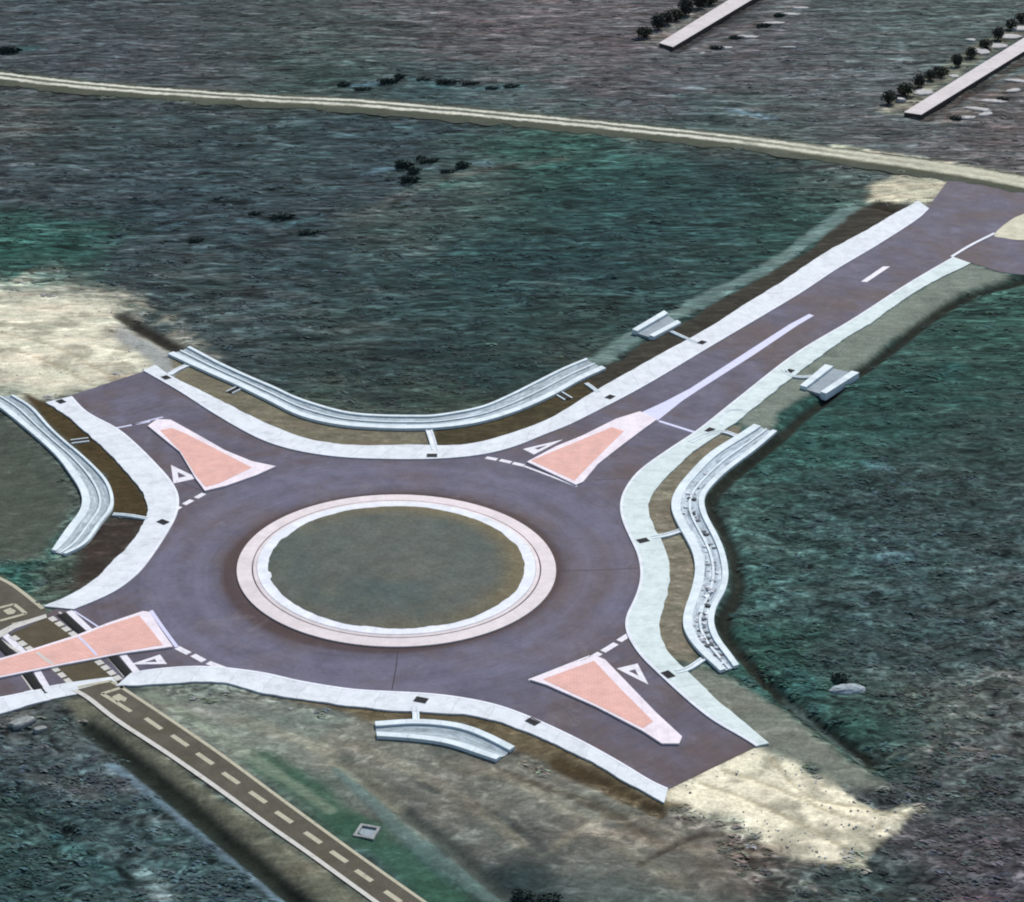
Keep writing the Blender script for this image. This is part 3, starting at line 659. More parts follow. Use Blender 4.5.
# ------------------------------------------------------------------ painted markings
ZM = .006
def paint(poly, mat='white', z=ZM):
    b = MB(); b.flat(poly, z); return b.obj('road_marking', M[mat], kind='structure')
def pline(pxs, w, mat='white', z=ZM):
    A = curve(pxs, .8); b = MB(); b.strip(offset(A, -w / 2), offset(A, w / 2), z); return b.obj('road_marking', M[mat], kind='structure')
def dash(p, q, w, mat='white', z=ZM):
    a = np.array(g(p)); b_ = np.array(g(q)); d = (b_ - a) / np.linalg.norm(b_ - a); n_ = np.array([-d[1], d[0]]) * w / 2
    return paint([tuple(a - n_), tuple(b_ - n_), tuple(b_ + n_), tuple(a + n_)], mat, z)
def triangle(a, b, c, s=.32, off=(0, 0)):
    """give-way triangle: painted outline with a bare middle"""
    P = [np.array(g(p)) for p in (a, b, c)]; ctr = sum(P) / 3 + np.array(off)
    Q = [ctr + (p - ctr) * s for p in P]
    m = MB()
    for i in range(3):
        j = (i + 1) % 3; m.flat([tuple(P[i]), tuple(P[j]), tuple(Q[j]), tuple(Q[i])], ZM)
    m.obj('road_marking', M['white'], kind='structure')

# centre line and gore on the long north-east arm
paint(gl([(640, 413), (664, 402), (690, 388.5), (748, 351), (790, 324), (809, 314), (814, 315.5), (798, 325), (752, 356), (700, 389), (682, 401), (657, 421)]), 'blue_white')
paint(gl([(861, 281.5), (883, 266.5), (890, 266.5), (867, 282)]))
dash((659, 421), (694, 432), .45, 'blue_white')
pline([(116, 428), (132, 425), (150, 421.5)], .35, 'blue_white'); pline([(132, 425), (150, 420), (163, 417)], .3, 'blue_white')
# give-way dashes at each entry
for p, q in (((486, 457.5), (497, 459.5)), ((500, 460), (511, 462.5)), ((513, 463), (524, 465.5)),
             ((170, 513), (180, 506.5)), ((184, 504.5), (192, 500)), ((196, 498), (204, 493.5)),
             ((589, 659.5), (600, 653)), ((603, 651.5), (616, 643.5)), ((619, 641), (630, 634)),
             ((177, 647.5), (189, 653.5)), ((193, 655), (204, 661)), ((208, 662.5), (224, 668.5))):
    dash(p, q, .62)
triangle((171, 465), (198, 478), (173.5, 483.5)); triangle((523, 449), (534, 454.5), (563, 439.5)); triangle((616.5, 668.5), (637.5, 663.5), (648.5, 684.5)); triangle((130, 664.5), (160, 654.5), (167, 664))
pline([(577, 486.5), (548, 475), (524, 466)], .3)
# cycle path lines
def inset(E, other, d):
    D = (other - E) / np.hypot(*(other - E).T)[:, None]; return E + D * d
for E, O, w, m_ in ((R_, L_, .34, 'cream'), (L_, R_, .46, 'grey_line')):
    b = MB(); b.strip(inset(E, O, .02), inset(E, O, .02 + w), .041); b.obj('path_marking', M[m_], kind='structure')
for p in ((153.5, 724), (180, 741), (205, 759), (231, 778.5), (258, 797.5), (284, 817.5), (313, 838), (339, 857), (364, 876), (393, 897)):
    dash((p[0] - 8, p[1] - 5.5), (p[0] + 8, p[1] + 5.5), .42, 'cream', .041)
for P in ([(102, 694), (117, 703), (131, 712)], [(102, 694), (113, 690.5), (124, 687)], [(-4, 609), (5, 606.5), (14, 604.5)], [(14, 604.5), (20, 609), (26, 614)], [(26, 614), (12, 618), (0, 621)]):
    pline(P, .38, 'cream', .041)
paint(gl([(112, 697), (119, 694), (127, 698.5), (125, 702), (120, 700.5), (117, 703)]), 'cream', .041); paint(gl([(3, 611), (10, 608), (16, 611), (14, 614), (8, 615)]), 'cream', .041)
for P, w in (([(-70, 553), (0, 578.6), (23, 593), (43, 609)], .4), ([(12, 624.5), (28, 620.5), (46, 617.5)], .35), ([(78, 687.5), (94, 684), (112, 681)], .35)):
    pline(P, w, 'cream', .041)
# block dashes bounding the crossing
for (p, q, n, w) in (((50, 617), (77, 637), 4, .62), ((12, 636), (34, 652), 3, .6), ((97, 660.5), (121, 681), 4, .62), ((53, 667), (78, 690), 4, .55)):
    p, q = np.array(p, float), np.array(q, float)
    for k in range(n):
        a = p + (q - p) * (k + .05) / n; c = p + (q - p) * (k + .78) / n; dash(a, c, w, 'grey_line', .019)
for p, q in (((69, 611), (93, 633.5)), ((3, 633), (26, 655)), ((122, 654), (139, 675)), ((37, 671), (53, 699))):
    dash(p, q, .62, 'white', .0065)
paint(gl([(-6, 634), (14, 624), (28, 620), (46, 614.5), (47, 618), (29, 624), (15, 629), (0, 638)]), 'grey_line', .045)
pline([(37, 654), (45, 660.5), (53, 666)], .28, 'grey_line', .189); pline([(79, 638.5), (88, 647), (97, 657)], .24, 'blue_white', .189)
pline([(0, 640), (8, 645), (26, 657)], .3, 'grey_line', .021); pline([(59, 612), (72, 622), (85, 634)], .22, 'grey_line', .021); pline([(107, 656), (116, 666), (125, 677)], .25, 'grey_line', .021); pline([(22, 675), (30, 686), (37, 697)], .22, 'grey_line', .021)
pline([(74, 611), (88, 620), (100, 628)], .18, 'blue_white')
# tar-sealed joints across the carriageway
for P in ([(557, 571), (600, 570), (640, 568)], [(595, 480), (632, 478)], [(742, 361), (800, 356)], [(838, 277), (868, 281), (905, 281)], [(392, 690), (396, 668), (398, 650)], [(150, 470), (205, 492)]):
    pline(P, .10, 'seal' if 'seal' in M else 'black', .003)

# ------------------------------------------------------------------ central island
ci = thing('central_island', 'round central island with pale concrete rings around a dull grass disc', 'traffic island', loc=(0, 0, 0))
def ring_part(d0, d1, z0, z1, zb, name, mat, parent):
    m = MB(); A = ring(d0); B = ring(d1); n = len(A)
    for i in range(n):
        j = (i + 1) % n; u0, u1 = i * .6, (i + 1) * .6
        m.face([(*A[i], z0), (*A[j], z0), (*B[j], z1), (*B[i], z1)], [(u0, 0), (u1, 0), (u1, 1), (u0, 1)])
        m.face([(*A[i], zb), (*A[j], zb), (*A[j], z0), (*A[i], z0)], [(u0, 0), (u1, 0), (u1, .1), (u0, .1)])
        m.face([(*B[j], zb), (*B[i], zb), (*B[i], z1), (*B[j], z1)], [(u1, 0), (u0, 0), (u0, .1), (u1, .1)])
    return part(m, name, mat, parent)
ring_part(0, 1.45, .13, .18, -.1, 'apron', M['apron'], ci)
ring_part(1.58, 1.95, .19, .24, -.1, 'kerb', M['apron'], ci)
ring_part(1.98, 3.25, .27, .26, -.1, 'inner_apron', M['kerb'], ci)
def lawn():
    m = MB(); n = 200; K = 26
    base = ring(3.05, n)
    def pt(i, k):
        s = 1 - k / K
        x, y = base[i % n] * s
        if k == 0:
            e = 1 + .016 * float(fbm(np.array([x / 1.3]), np.array([y / 1.3]), 3, 61)[0]) * 2; x *= e; y *= e
        z = .268 + .35 * (1 - s ** 2) + .10 * float(fbm(np.array([x / 2.]), np.array([y / 2.]), 4, 62)[0])
        return (x, y, z + (.01 if k else 0.004))
    G_ = [[pt(i, k) for i in range(n)] for k in range(K + 1)]
    Cc = {}
    for k in range(K):
        for i in range(n):
            j = (i + 1) % n
            q = [G_[k][i], G_[k][j], G_[k + 1][j], G_[k + 1][i]]
            x, y = q[0][0], q[0][1]; a = math.atan2(y, x)
            e = max(0, 1 - k / 5.0) * (.55 + .45 * math.cos(a - .2)) + .25 * max(0, 1 - k / 9) * (math.cos(a - .9) > 0)
            f = float(np.clip(e + fbm(np.array([x / 3]), np.array([y / 3]), 4, 63)[0] * .7, 0, 1))
            h = float(np.clip(.5 + 1.6 * fbm(np.array([x / 6]), np.array([y / 6]), 4, 64)[0], 0, 1))
            c = (lin((80, 92, 86)) * (1 - h) + lin((98, 98, 90)) * h) * (1 - f) + lin((112, 104, 80)) * f
            if k == K - 1: q = q[:2] + [(0, 0, G_[K][0][2])]
            m.face(q, col=tuple(c / LIT))
    return m
t = NT('mown_grass', 1.0); at = t.n('ShaderNodeAttribute', attribute_name='Col')
c_ = t.mix(at.outputs['Color'], t.ramp(t.noise(.45, 6, .75), [(.3, .72), (.7, 1.18)]), 1.0, 'MULTIPLY')
c_ = t.mix(c_, t.ramp(t.noise(2.5, 5, .75), [(.28, .7), (.7, 1.15)]), 1.0, 'MULTIPLY')
M['lawn'] = t.out(c_, t.noise(5, 4), .08)
part(lawn(), 'lawn', M['lawn'], ci, True)

# ------------------------------------------------------------------ splitter islands
def splitter(outer, pink, label, edge=None):
    O = gl(outer); c = np.mean(np.array(O), 0)
    r = thing('traffic_island', label, 'traffic island', 'paved splitter islands at the four arms', (float(c[0]), float(c[1]), 0))
    Q = gl(pink)
    # kerb frame: the outline minus the pink field, as a low raised slab with the field set into it
    m = MB(); m.prism(O, -.05, .17); part(m, 'kerb', M['islandkerb'], r)
    m = MB(); m.prism(Q, .15, .185); part(m, 'paving', M['pink'], r)
    return r
splitter([(148, 427), (157, 420.5), (171, 421), (198, 436), (225, 451.5), (252, 462.5), (276, 467.5), (256, 476.5), (226, 487), (205, 492), (196, 480), (180, 453)],
         [(160, 431.5), (172, 429.5), (186, 435), (219, 452), (252, 469), (220, 484.5), (206, 488.5), (196, 477), (181, 453)], 'pink paved splitter island nearest the upper left sand patch')
splitter([(527, 463), (556, 447.5), (582, 437), (616, 420), (640, 412.5), (657, 420.5), (645, 429), (621, 447), (598, 465), (583, 483), (576, 486)],
         [(531, 462), (577, 443), (612, 428.5), (624, 432.5), (607, 449), (586, 470), (574.5, 482)], 'pink splitter island on the long upper right arm, tapering into a painted line')
splitter([(530, 681), (566, 667), (596, 657.5), (605, 661), (630, 687), (656, 714), (682, 738), (679, 745), (662, 745), (642, 732), (596, 708), (546, 686)],
         [(543, 681), (570, 671), (594, 662.5), (622, 692), (653, 723), (643, 730), (596, 706)], 'pink splitter island pointing down to the lower right sand patch')
splitter([(-75, 682), (-75, 696), (0, 679), (59, 667), (94, 660.5), (125, 654.5), (152, 651), (173, 648), (161, 631), (150, 613.5), (143, 612.5), (109, 624), (78, 636), (31, 651), (0, 660)],
         [(-72, 684), (-72, 693), (0, 677.5), (59, 665.5), (94, 659), (125, 653), (163, 646.5), (150, 630), (139, 617), (109, 626.5), (78, 638.5), (31, 653), (0, 662)], 'long pink island cut by the cycle path crossing at lower left')
pline([(151, 610.5), (163, 628), (177, 647)], .35, 'blue_white'); pline([(529, 680), (562, 667), (590, 656)], .25)

# ------------------------------------------------------------------ drainage channels with concrete walls
def channel(a, b, label, wi=.75, wo=.6, n=120, hi=.28, ho=.28, mid_wall=False, bedmat='bed_wash'):
    A, _ = resample(curve(a), n); B, _ = resample(curve(b), n); A = smooth(A, 4); B = smooth(B, 4)
    c = (A[n // 2] + B[n // 2]) / 2
    r = thing('drainage_channel', label, 'channel', 'concrete drainage channels beside the roundabout', (float(c[0]), float(c[1]), 0))
    D = (B - A) / np.hypot(*(B - A).T)[:, None]; W = np.hypot(*(B - A).T)[:, None]
    wi_ = np.minimum(wi, W * .3); wo_ = np.minimum(wo, W * .3)
    m = MB(); m.strip(A, A + D * wi_, hi, -.6); part(m, 'wall', M['wall'], r)
    m = MB(); m.strip(B - D * wo_, B, ho, -.6); part(m, 'wall', M['wall'], r)
    A2, B2 = A + D * wi_, B - D * wo_; Cn = (A2 + B2) / 2
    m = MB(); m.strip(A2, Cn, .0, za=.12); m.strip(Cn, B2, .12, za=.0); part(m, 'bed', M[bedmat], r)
    if mid_wall:
        m = MB(); m.strip(Cn - D * .12, Cn + D * .12, .16, -.2); part(m, 'divider', M['wall'], r)
    return A2, B2
channel(CH_A_IN, CH_A_OUT, 'long curved pale channel along the top side, below the dark green field', .9, .45, n=200, mid_wall=True)
channel(CH_B_IN, CH_B_OUT, 'bent pale channel left of the brown verge at the photo left edge', .4, .95, n=110, mid_wall=True)
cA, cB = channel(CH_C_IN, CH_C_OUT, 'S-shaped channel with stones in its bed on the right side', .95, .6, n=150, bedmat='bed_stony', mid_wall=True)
channel(CH_D_IN, CH_D_OUT, 'short pale channel beneath the lower pavement on the grey bank', .7, .65, n=60)

# broken stone lying in the bed of the right-hand channel
def riprap():
    m = MB()
    n = len(cA)
    for k in range(130):
        i = int(n * (.22 + .77 * RNG.uniform(0, 1) ** .6)); t_ = RNG.uniform(.06, .94)
        x, y = cA[i] * (1 - t_) + cB[i] * t_; x += RNG.normal(0, .12); y += RNG.normal(0, .12)
        s = RNG.uniform(.12, .42)
        ring_ = []
        ph = RNG.uniform(0, 6)
        col = (np.array([1, 1.03, 1.06]) * RNG.choice([.10, .22, .42, .60], p=([.06, .14, .35, .45] if t_ < .42 else ([.50, .30, .15, .05] if t_ < .74 else [.2, .3, .3, .2]))) * RNG.uniform(.8, 1.15))
        base = [(x + s * math.cos(ph + j * 1.047) * RNG.uniform(.7, 1.2), y + s * math.sin(ph + j * 1.047) * RNG.uniform(.7, 1.2)) for j in range(6)]
        top = [(x + (b[0] - x) * .6, y + (b[1] - y) * .6) for b in base]; h = s * RNG.uniform(.2, .45)
        for j in range(6):
            q = (j + 1) % 6
            m.face([(*base[j], .0), (*base[q], .0), (*top[q], h + .05), (*top[j], h + .05)], col=tuple(col))
        m.face([(*p, h + .05) for p in top], col=tuple(col))
    o = m.obj('riprap', M['leaf'], kind='stuff'); o['label'] = 'broken grey and white stones filling the right channel'; o['category'] = 'stones'
riprap()

def headwall(quad, label):
    Q = np.array(gl(quad)); c = Q.mean(0)
    r = thing('channel_headwall', label, 'headwall', 'concrete headwalls beside the upper right arm', (float(c[0]), float(c[1]), 0))
    # quad runs inner-start, inner-end, outer-end, outer-start
    A = np.array([Q[0] + (Q[1] - Q[0]) * t for t in np.linspace(0, 1, 8)]); B = np.array([Q[3] + (Q[2] - Q[3]) * t for t in np.linspace(0, 1, 8)])
    D = (B - A) / np.hypot(*(B - A).T)[:, None]; W = np.hypot(*(B - A).T)[:, None]
    m = MB(); m.strip(A, A + D * W * .24, .38, -.6); part(m, 'wall', M['wall'], r)
    m = MB(); m.strip(B - D * W * .22, B, .34, -.6); part(m, 'wall', M['wall'], r)
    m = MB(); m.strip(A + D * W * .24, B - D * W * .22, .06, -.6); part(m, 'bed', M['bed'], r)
headwall([(632, 332), (664, 313), (681, 325), (654, 339)], 'pale concrete headwall on the left bank of the upper right arm')
headwall([(800, 388), (825, 367), (859, 375), (826, 396)], 'pale concrete headwall on the right bank of the upper right arm')

# ------------------------------------------------------------------ storm drains and the spillways that run from them
def drain(p, ang_px, label, size=(1.15, .75)):
    x, y = g(p, .12)
    q = g((p[0] + ang_px[0], p[1] + ang_px[1])); p0 = g(p); a = math.atan2(q[1] - p0[1], q[0] - p0[0])
    r = thing('storm_drain', label, 'drain', 'storm drains set in the pavements', (x, y, .118), a)
    L, W = size
    m = MB()
    for (bx, by, lx, ly) in ((0, W / 2, L, .09), (0, -W / 2, L, .09), (L / 2 - .045, 0, .09, W - .09), (-L / 2 + .045, 0, .09, W - .09)):
        m.box(bx, by, .004, lx, ly, .03)
    m.obj('frame', M['iron'], r)
    m = MB()
    for k in range(7): m.box(-L / 2 + .16 + k * (L - .32) / 6, 0, .006, .05, W - .1, .016)
    m.obj('grate', M['iron'], r)
    m = MB(); m.box(0, 0, .002, L - .18, W - .1, .002); m.obj('pit', M['slot'], r)
for p, d, lb in (
    ((166, 377.5), (10, 6), 'storm drain at the upper left start of the top pavement'),
    ((432, 455.5), (10, 0), 'storm drain in the top pavement directly above the central island'),
    ((610, 397), (10, -6), 'storm drain in the top pavement beside the tapering pink island'),
    ((702, 342.5), (10, -6), 'storm drain opposite the left bank headwall of the upper right arm'),
    ((790, 371), (10, -7), 'storm drain opposite the right bank headwall of the upper right arm'),
    ((710, 430), (10, -7), 'storm drain where the forked spillway meets the right pavement'),
    ((643, 540.5), (9, -2), 'storm drain in the right pavement by the widest bend'),
    ((668, 674.5), (10, 8), 'storm drain in the right pavement near the lower right arm'),
    ((421, 700), (10, 2), 'storm drain in the lower pavement above the short channel'),
    ((533, 721.5), (10, 5), 'storm drain in the lower pavement right of the short channel'),
    ((61, 401.5), (10, 6), 'storm drain at the top end of the left pavement beside the sand'),
    ((163, 522), (10, 4), 'storm drain in the left pavement beside the give-way dashes')):
    drain(p, d, lb)

def spillway(pxs, label, w=.55):
    A = curve(pxs, .4); c = A.mean(0)
    r = thing('spillway', label, 'spillway', 'narrow concrete spillways crossing the verges', (float(c[0]), float(c[1]), 0))
    m = MB(); m.strip(offset(A, -w / 2), offset(A, -w / 2 + .17), .16, -.2); part(m, 'lip', M['wall'], r)
    m = MB(); m.strip(offset(A, w / 2 - .17), offset(A, w / 2), .16, -.2); part(m, 'lip', M['wall'], r)
    m = MB(); m.strip(offset(A, -w / 2 + .17), offset(A, w / 2 - .17), .10, -.2); part(m, 'gutter', M['kerb'], r)
spillway([(170, 375), (178, 370), (187, 366)], 'narrow spillway at the upper left end of the top channel', .8)
spillway([(429, 431), (432, 440), (435, 451)], 'straight spillway between top pavement and top channel, above the central island', .75)
spillway([(586, 384), (592, 388), (598, 393)], 'narrow spillway at the right end of the top channel', .5)
spillway([(671, 332), (684, 338), (697, 343.5)], 'thin spillway from the left bank headwall to the road edge', .5)
spillway([(783, 370), (790, 376), (803, 378), (812, 377)], 'curved spillway leading to the right bank headwall', .6)
spillway([(690, 443), (705, 436), (722, 432), (737, 437)], 'forked spillway at the top end of the stone-filled channel', .65)
spillway([(652, 538.5), (666, 536), (682, 531)], 'spillway across the tan verge at the bend of the right channel', .7)
spillway([(676, 673), (688, 670), (703, 660)], 'spillway at the bottom end of the stone-filled channel', .6)
spillway([(415, 708), (416, 714), (416, 721)], 'faint spillway running down to the short lower channel', .6)
spillway([(113, 515), (128, 516), (148, 519.5)], 'thin spillway across the brown verge of the left channel', .5)
spillway([(721, 426), (726, 412), (742, 410)], 'short kerbed branch above the forked spillway', .4)
# culvert mouths
def culvert(p, q, label, w=.9):
    a, b = np.array(g(p)), np.array(g(q)); c = (a + b) / 2; ang = math.atan2(*(b - a)[::-1]); L = float(np.linalg.norm(b - a))
    r = thing('culvert', label, 'culvert', 'dark culvert openings on the verges', (float(c[0]), float(c[1]), 0), ang)
    m = MB(); m.box(0, 0, -.25, L, w * .80, .31); m.obj('opening', M['slot'], r)
    m = MB(); m.box(0, w / 2, -.3, L + .2, w * .18, .40); m.obj('wing_wall', M['wall'], r)
    m = MB(); m.box(0, -w / 2, -.3, L + .2, w * .18, .40); m.obj('wing_wall', M['wall'], r)
culvert((230, 392.5), (241, 387), 'dark culvert mouth on the upper left verge beside the top channel')
culvert((558, 393), (568, 399), 'dark culvert mouth on the dark verge near the right end of top channel', 1.0)
culvert((72, 442), (88, 440), 'dark culvert mouth on the brown verge of the left channel', .9)

# ------------------------------------------------------------------ black ramp strips on the crossing
def ramp_strip(p, q, label, w=.95):
    a, b = np.array(g(p)), np.array(g(q)); c = (a + b) / 2; ang = math.atan2(*(b - a)[::-1]); L = float(np.linalg.norm(b - a))
    r = thing('ramp_strip', label, 'ramp', 'black ramp strips at the cycle crossing', (float(c[0]), float(c[1]), 0), ang)
    m = MB(); s = w / 2
    pr = [(-s, .012), (-s * .45, .075), (s * .45, .075), (s, .012)]
    for i in range(3):
        (y0, z0), (y1, z1) = pr[i], pr[i + 1]; m.face([(-L / 2, y0, z0), (L / 2, y0, z0), (L / 2, y1, z1), (-L / 2, y1, z1)])
    for x in (-L / 2, L / 2): m.face([(x, y, z) for y, z in pr] + [(x, s, .0), (x, -s, .0)])
    m.obj('rubber_surface', M['black'], r)
    for x in (-L / 2 - .06, L / 2 + .06):
        m = MB(); m.box(x, 0, .0, .1, w, .05); m.obj('end_cap', M['iron'], r)
ramp_strip((62, 614.5), (83, 633.5), 'black ramp strip by the left pavement end, above the pink island')
ramp_strip((-8, 636), (12, 656), 'black ramp strip above the pink island at the photo left edge')
ramp_strip((112, 656.5), (129, 675.5), 'black ramp strip below the pink island beside the give-way triangle')
ramp_strip((27, 674), (42, 694), 'black ramp strip below the pink island, left of the cycle path')

# ------------------------------------------------------------------ concrete strips with tree rows (upper right)
def conc_strip(near, far, label):
    (a, b), (c, d) = near, far
    A = np.array([g(a), g(c)]); B = np.array([g(b), g(d)]); A, _ = resample(A, 30); B, _ = resample(B, 30)
    ctr = (A[0] + B[0]) / 2
    r = thing('concrete_strip', label, 'concrete strip', 'raised concrete strips among low trees', (float(ctr[0]), float(ctr[1]), 0))
    m = MB(); m.strip(A, B, .42, .36); part(m, 'deck', M['slab'], r)
    D = (B - A) / np.hypot(*(B - A).T)[:, None]
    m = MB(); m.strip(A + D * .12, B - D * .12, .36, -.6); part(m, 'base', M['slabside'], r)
conc_strip(((659, 45), (673, 49)), ((757, -16), (776, -13)), 'left of the two raised concrete strips, reaching the photo top edge')
conc_strip(((903.5, 114.5), (921, 117)), ((1078, 6), (1086, 15)), 'right of the two raised concrete strips, reaching the photo right edge')

def leaf_ball(m, R, hh, n, tone_, zc, leaf=.22):
    for _ in range(n):
        u = RNG.normal(size=3); u /= np.linalg.norm(u); rad = RNG.uniform(.35, 1) ** .6
        lob = 1 + .25 * math.sin(3 * math.atan2(u[1], u[0]) + 1.3) * math.cos(2 * u[2])
        c = np.array([u[0] * R * rad * lob, u[1] * R * rad * lob, zc + u[2] * hh * rad])
        nr = u + RNG.normal(0, .5, 3); nr /= np.linalg.norm(nr)
        a = np.cross(nr, (.2, .3, 1)); a /= np.linalg.norm(a); b = np.cross(nr, a); e = leaf * RNG.uniform(.6, 1.3)
        m.face([c + a * e, c + b * e * .6, c - a * e, c - b * e * .6], col=tuple(np.array(tone_) * RNG.uniform(.6, 1.5)))
def limb(m, p, q, r0, r1, k=6):
    p, q = np.array(p, float), np.array(q, float); d = q - p; d /= np.linalg.norm(d); u = np.cross(d, (1, .2, .1)); u /= np.linalg.norm(u); v = np.cross(d, u)
    for i in range(k):
        a, b = 2 * math.pi * i / k, 2 * math.pi * (i + 1) / k
        f = lambda c, r, t_: c + (u * math.cos(t_) + v * math.sin(t_)) * r
        m.face([f(p, r0, a), f(p, r0, b), f(q, r1, b), f(q, r1, a)])
def make_tree(R, hh, zc, tone_, name='young_tree', cat='tree', group='small trees along the concrete strips', n=420):
    r = thing(name, 'x', cat, group)
    m = MB(); limb(m, (0, 0, -.5), (.05, .02, zc), .13, .07)
    for k in range(4):
        a = k * 1.6 + .4; limb(m, (.03, .01, zc * .55 + .1 * k), (R * .6 * math.cos(a), R * .6 * math.sin(a), zc + hh * .25), .05, .02)
    m.obj('trunk', M['bark'], r)
    m = MB(); leaf_ball(m, R, hh, n, tone_, zc); m.obj('crown', M['crown'], r)
    return r
GREEN = (.044, .048, .036)
proto = [make_tree(1.25, 1.05, 1.15, GREEN), make_tree(1.4, .95, 1.0, (.050, .052, .036)), make_tree(1.1, 1.2, 1.25, (.038, .040, .034))]
used = [False] * 3
ORD = ['nearest', 'second', 'third', 'fourth', 'fifth', 'sixth', 'seventh', 'eighth', 'ninth', 'tenth', 'eleventh', 'twelfth']
def put(protos, used, k, p, label, rz, sc, zoff=0):
    x, y = g(p); z = ground_z(x, y) + zoff
    j = k % len(protos)
    if not used[j]:
        o = protos[j]; used[j] = True; o.location = (x, y, z); o.rotation_euler = (0, 0, rz); o['label'] = label; o.scale = (sc,) * 3 if not isinstance(sc, tuple) else sc
        return o
    return copy_thing(protos[j], label, (x, y, z), rz, sc)
right_row = [(889, 102), (905, 93), (919, 85), (930, 79), (940.5, 75), (957, 64), (971, 56), (985, 47), (998, 38), (1011, 28), (1022, 20)]
for k, p in enumerate(right_row):
    put(proto, used, k, p, f'small dark tree beside the right concrete strip, {ORD[k]} from its lower end' if k else 'small dark tree beside the right concrete strip, nearest its lower end', RNG.uniform(0, 6), [1.1, 1.2, 1.0, .9, 1.05, 1.0, .95, 1.0, 1.1, 1.0, 1.1][k])
left_row = [(644, 36), (658, 28), (667, 23), (676, 19), (686, 13), (699, 7), (709, 3)]
for k, p in enumerate(left_row):
    put(proto, used, k + 1, p, f'small dark tree beside the left concrete strip, {ORD[k]} from its lower end' if k else 'small dark tree beside the left concrete strip, nearest its lower end', RNG.uniform(0, 6), [1.2, 1.4, 1.2, 1.3, 1.5, 1.5, 1.4][k])

# pale stone slabs among them
def make_slab(L, W, h, seed):
    r = thing('stone_slab', 'x', 'slab', 'white stone slabs beside the concrete strips')
    rs = random.Random(seed); m = MB(); n = 14
    P = [(L / 2 * math.cos(t_) * rs.uniform(.8, 1.1) * (1.0 if abs(math.cos(t_)) < .7 else .95), W / 2 * math.sin(t_) * rs.uniform(.75, 1.15)) for t_ in np.linspace(0, 2 * math.pi, n, endpoint=False)]
    Q = [(x * .86, y * .8) for x, y in P]
    for i in range(n):
        j = (i + 1) % n; m.face([(*P[i], -.4), (*P[j], -.4), (*P[j], h * .6), (*P[i], h * .6)]); m.face([(*P[i], h * .6), (*P[j], h * .6), (*Q[j], h), (*Q[i], h)])
    m.face([(*q, h) for q in Q]); m.obj('stone_face', M['whitestone'], r)
    return r
sp = [make_slab(3.6, .9, .35, 1), make_slab(4.6, 1.1, .3, 2)]; su = [False, False]
for k, p in enumerate([(723.5, 46), (745, 36), (774, 22.5), (788, 12.5), (801, 7), (788, 47.5)]):
    put(sp, su, k, p, ['nearest white slab below the left concrete strip, with a dark bush at its end', 'second white slab below the left concrete strip, counting upward', 'longest white slab below the left concrete strip', 'white slab below the left strip, just under the topmost one', 'topmost white slab below the left concrete strip', 'dim pale slab set apart to the right of the left strip slabs'][k], .05, [(1.2, 1.9, .8), (1.3, 2., .8), (1.5, 2.2, .8), (1.2, 2., .8), (1.1, 2., .8), .8][k])
for k, (p, rz) in enumerate([((967, 116), .2), ((978, 108), -.5), ((986, 113), .7), ((993, 99.5), -.2), ((1014, 89), .6), ((1018, 80), -.4)]):
    put(sp, su, k, p, ['nearest white slab below the right concrete strip', 'white slab below the right strip, tilted away from the nearest slab', 'white slab right of the nearest ones below the right strip', 'middle white slab below the right concrete strip', 'white slab below the right strip close to the photo edge', 'topmost white slab below the right strip at the photo edge'][k], rz, (1.1, 2.0, .8))
tp = [make_slab(2.2, 1.9, .7, 5), make_slab(2.8, 2.2, .8, 8)]; tu = [False, False]
for q in tp: q['group'] = 'white blocks between the small trees'; q.name = 'stone_block'; q['category'] = 'block'
for k, (p, s_) in enumerate([((901, 100), .9), ((923, 91), (1.5, 1.9, .4)), ((954, 74), (1., 1.3, .4)), ((971, 39), (.8, 1, .4)), ((981, 51), (1.7, 2.6, .4)), ((996, 45), (1.6, 2.3, .4)), ((1011, 35), (1.9, 2.7, .4)), ((1022, 28), (1.6, 2.4, .4))]):
    put(tp, tu, k, p, ['small white block beside the lowest tree of the right row', 'white block between the second and fourth trees of the right row', 'small white block below the fifth tree of the right row', 'isolated pale block above the right tree row', 'large white block right of the seventh tree in the right row', 'white block below the eighth tree of the right row', 'largest white block near the upper end of the right row', 'white block at the photo right edge beside the topmost tree'][k], RNG.uniform(0, 3), s_)

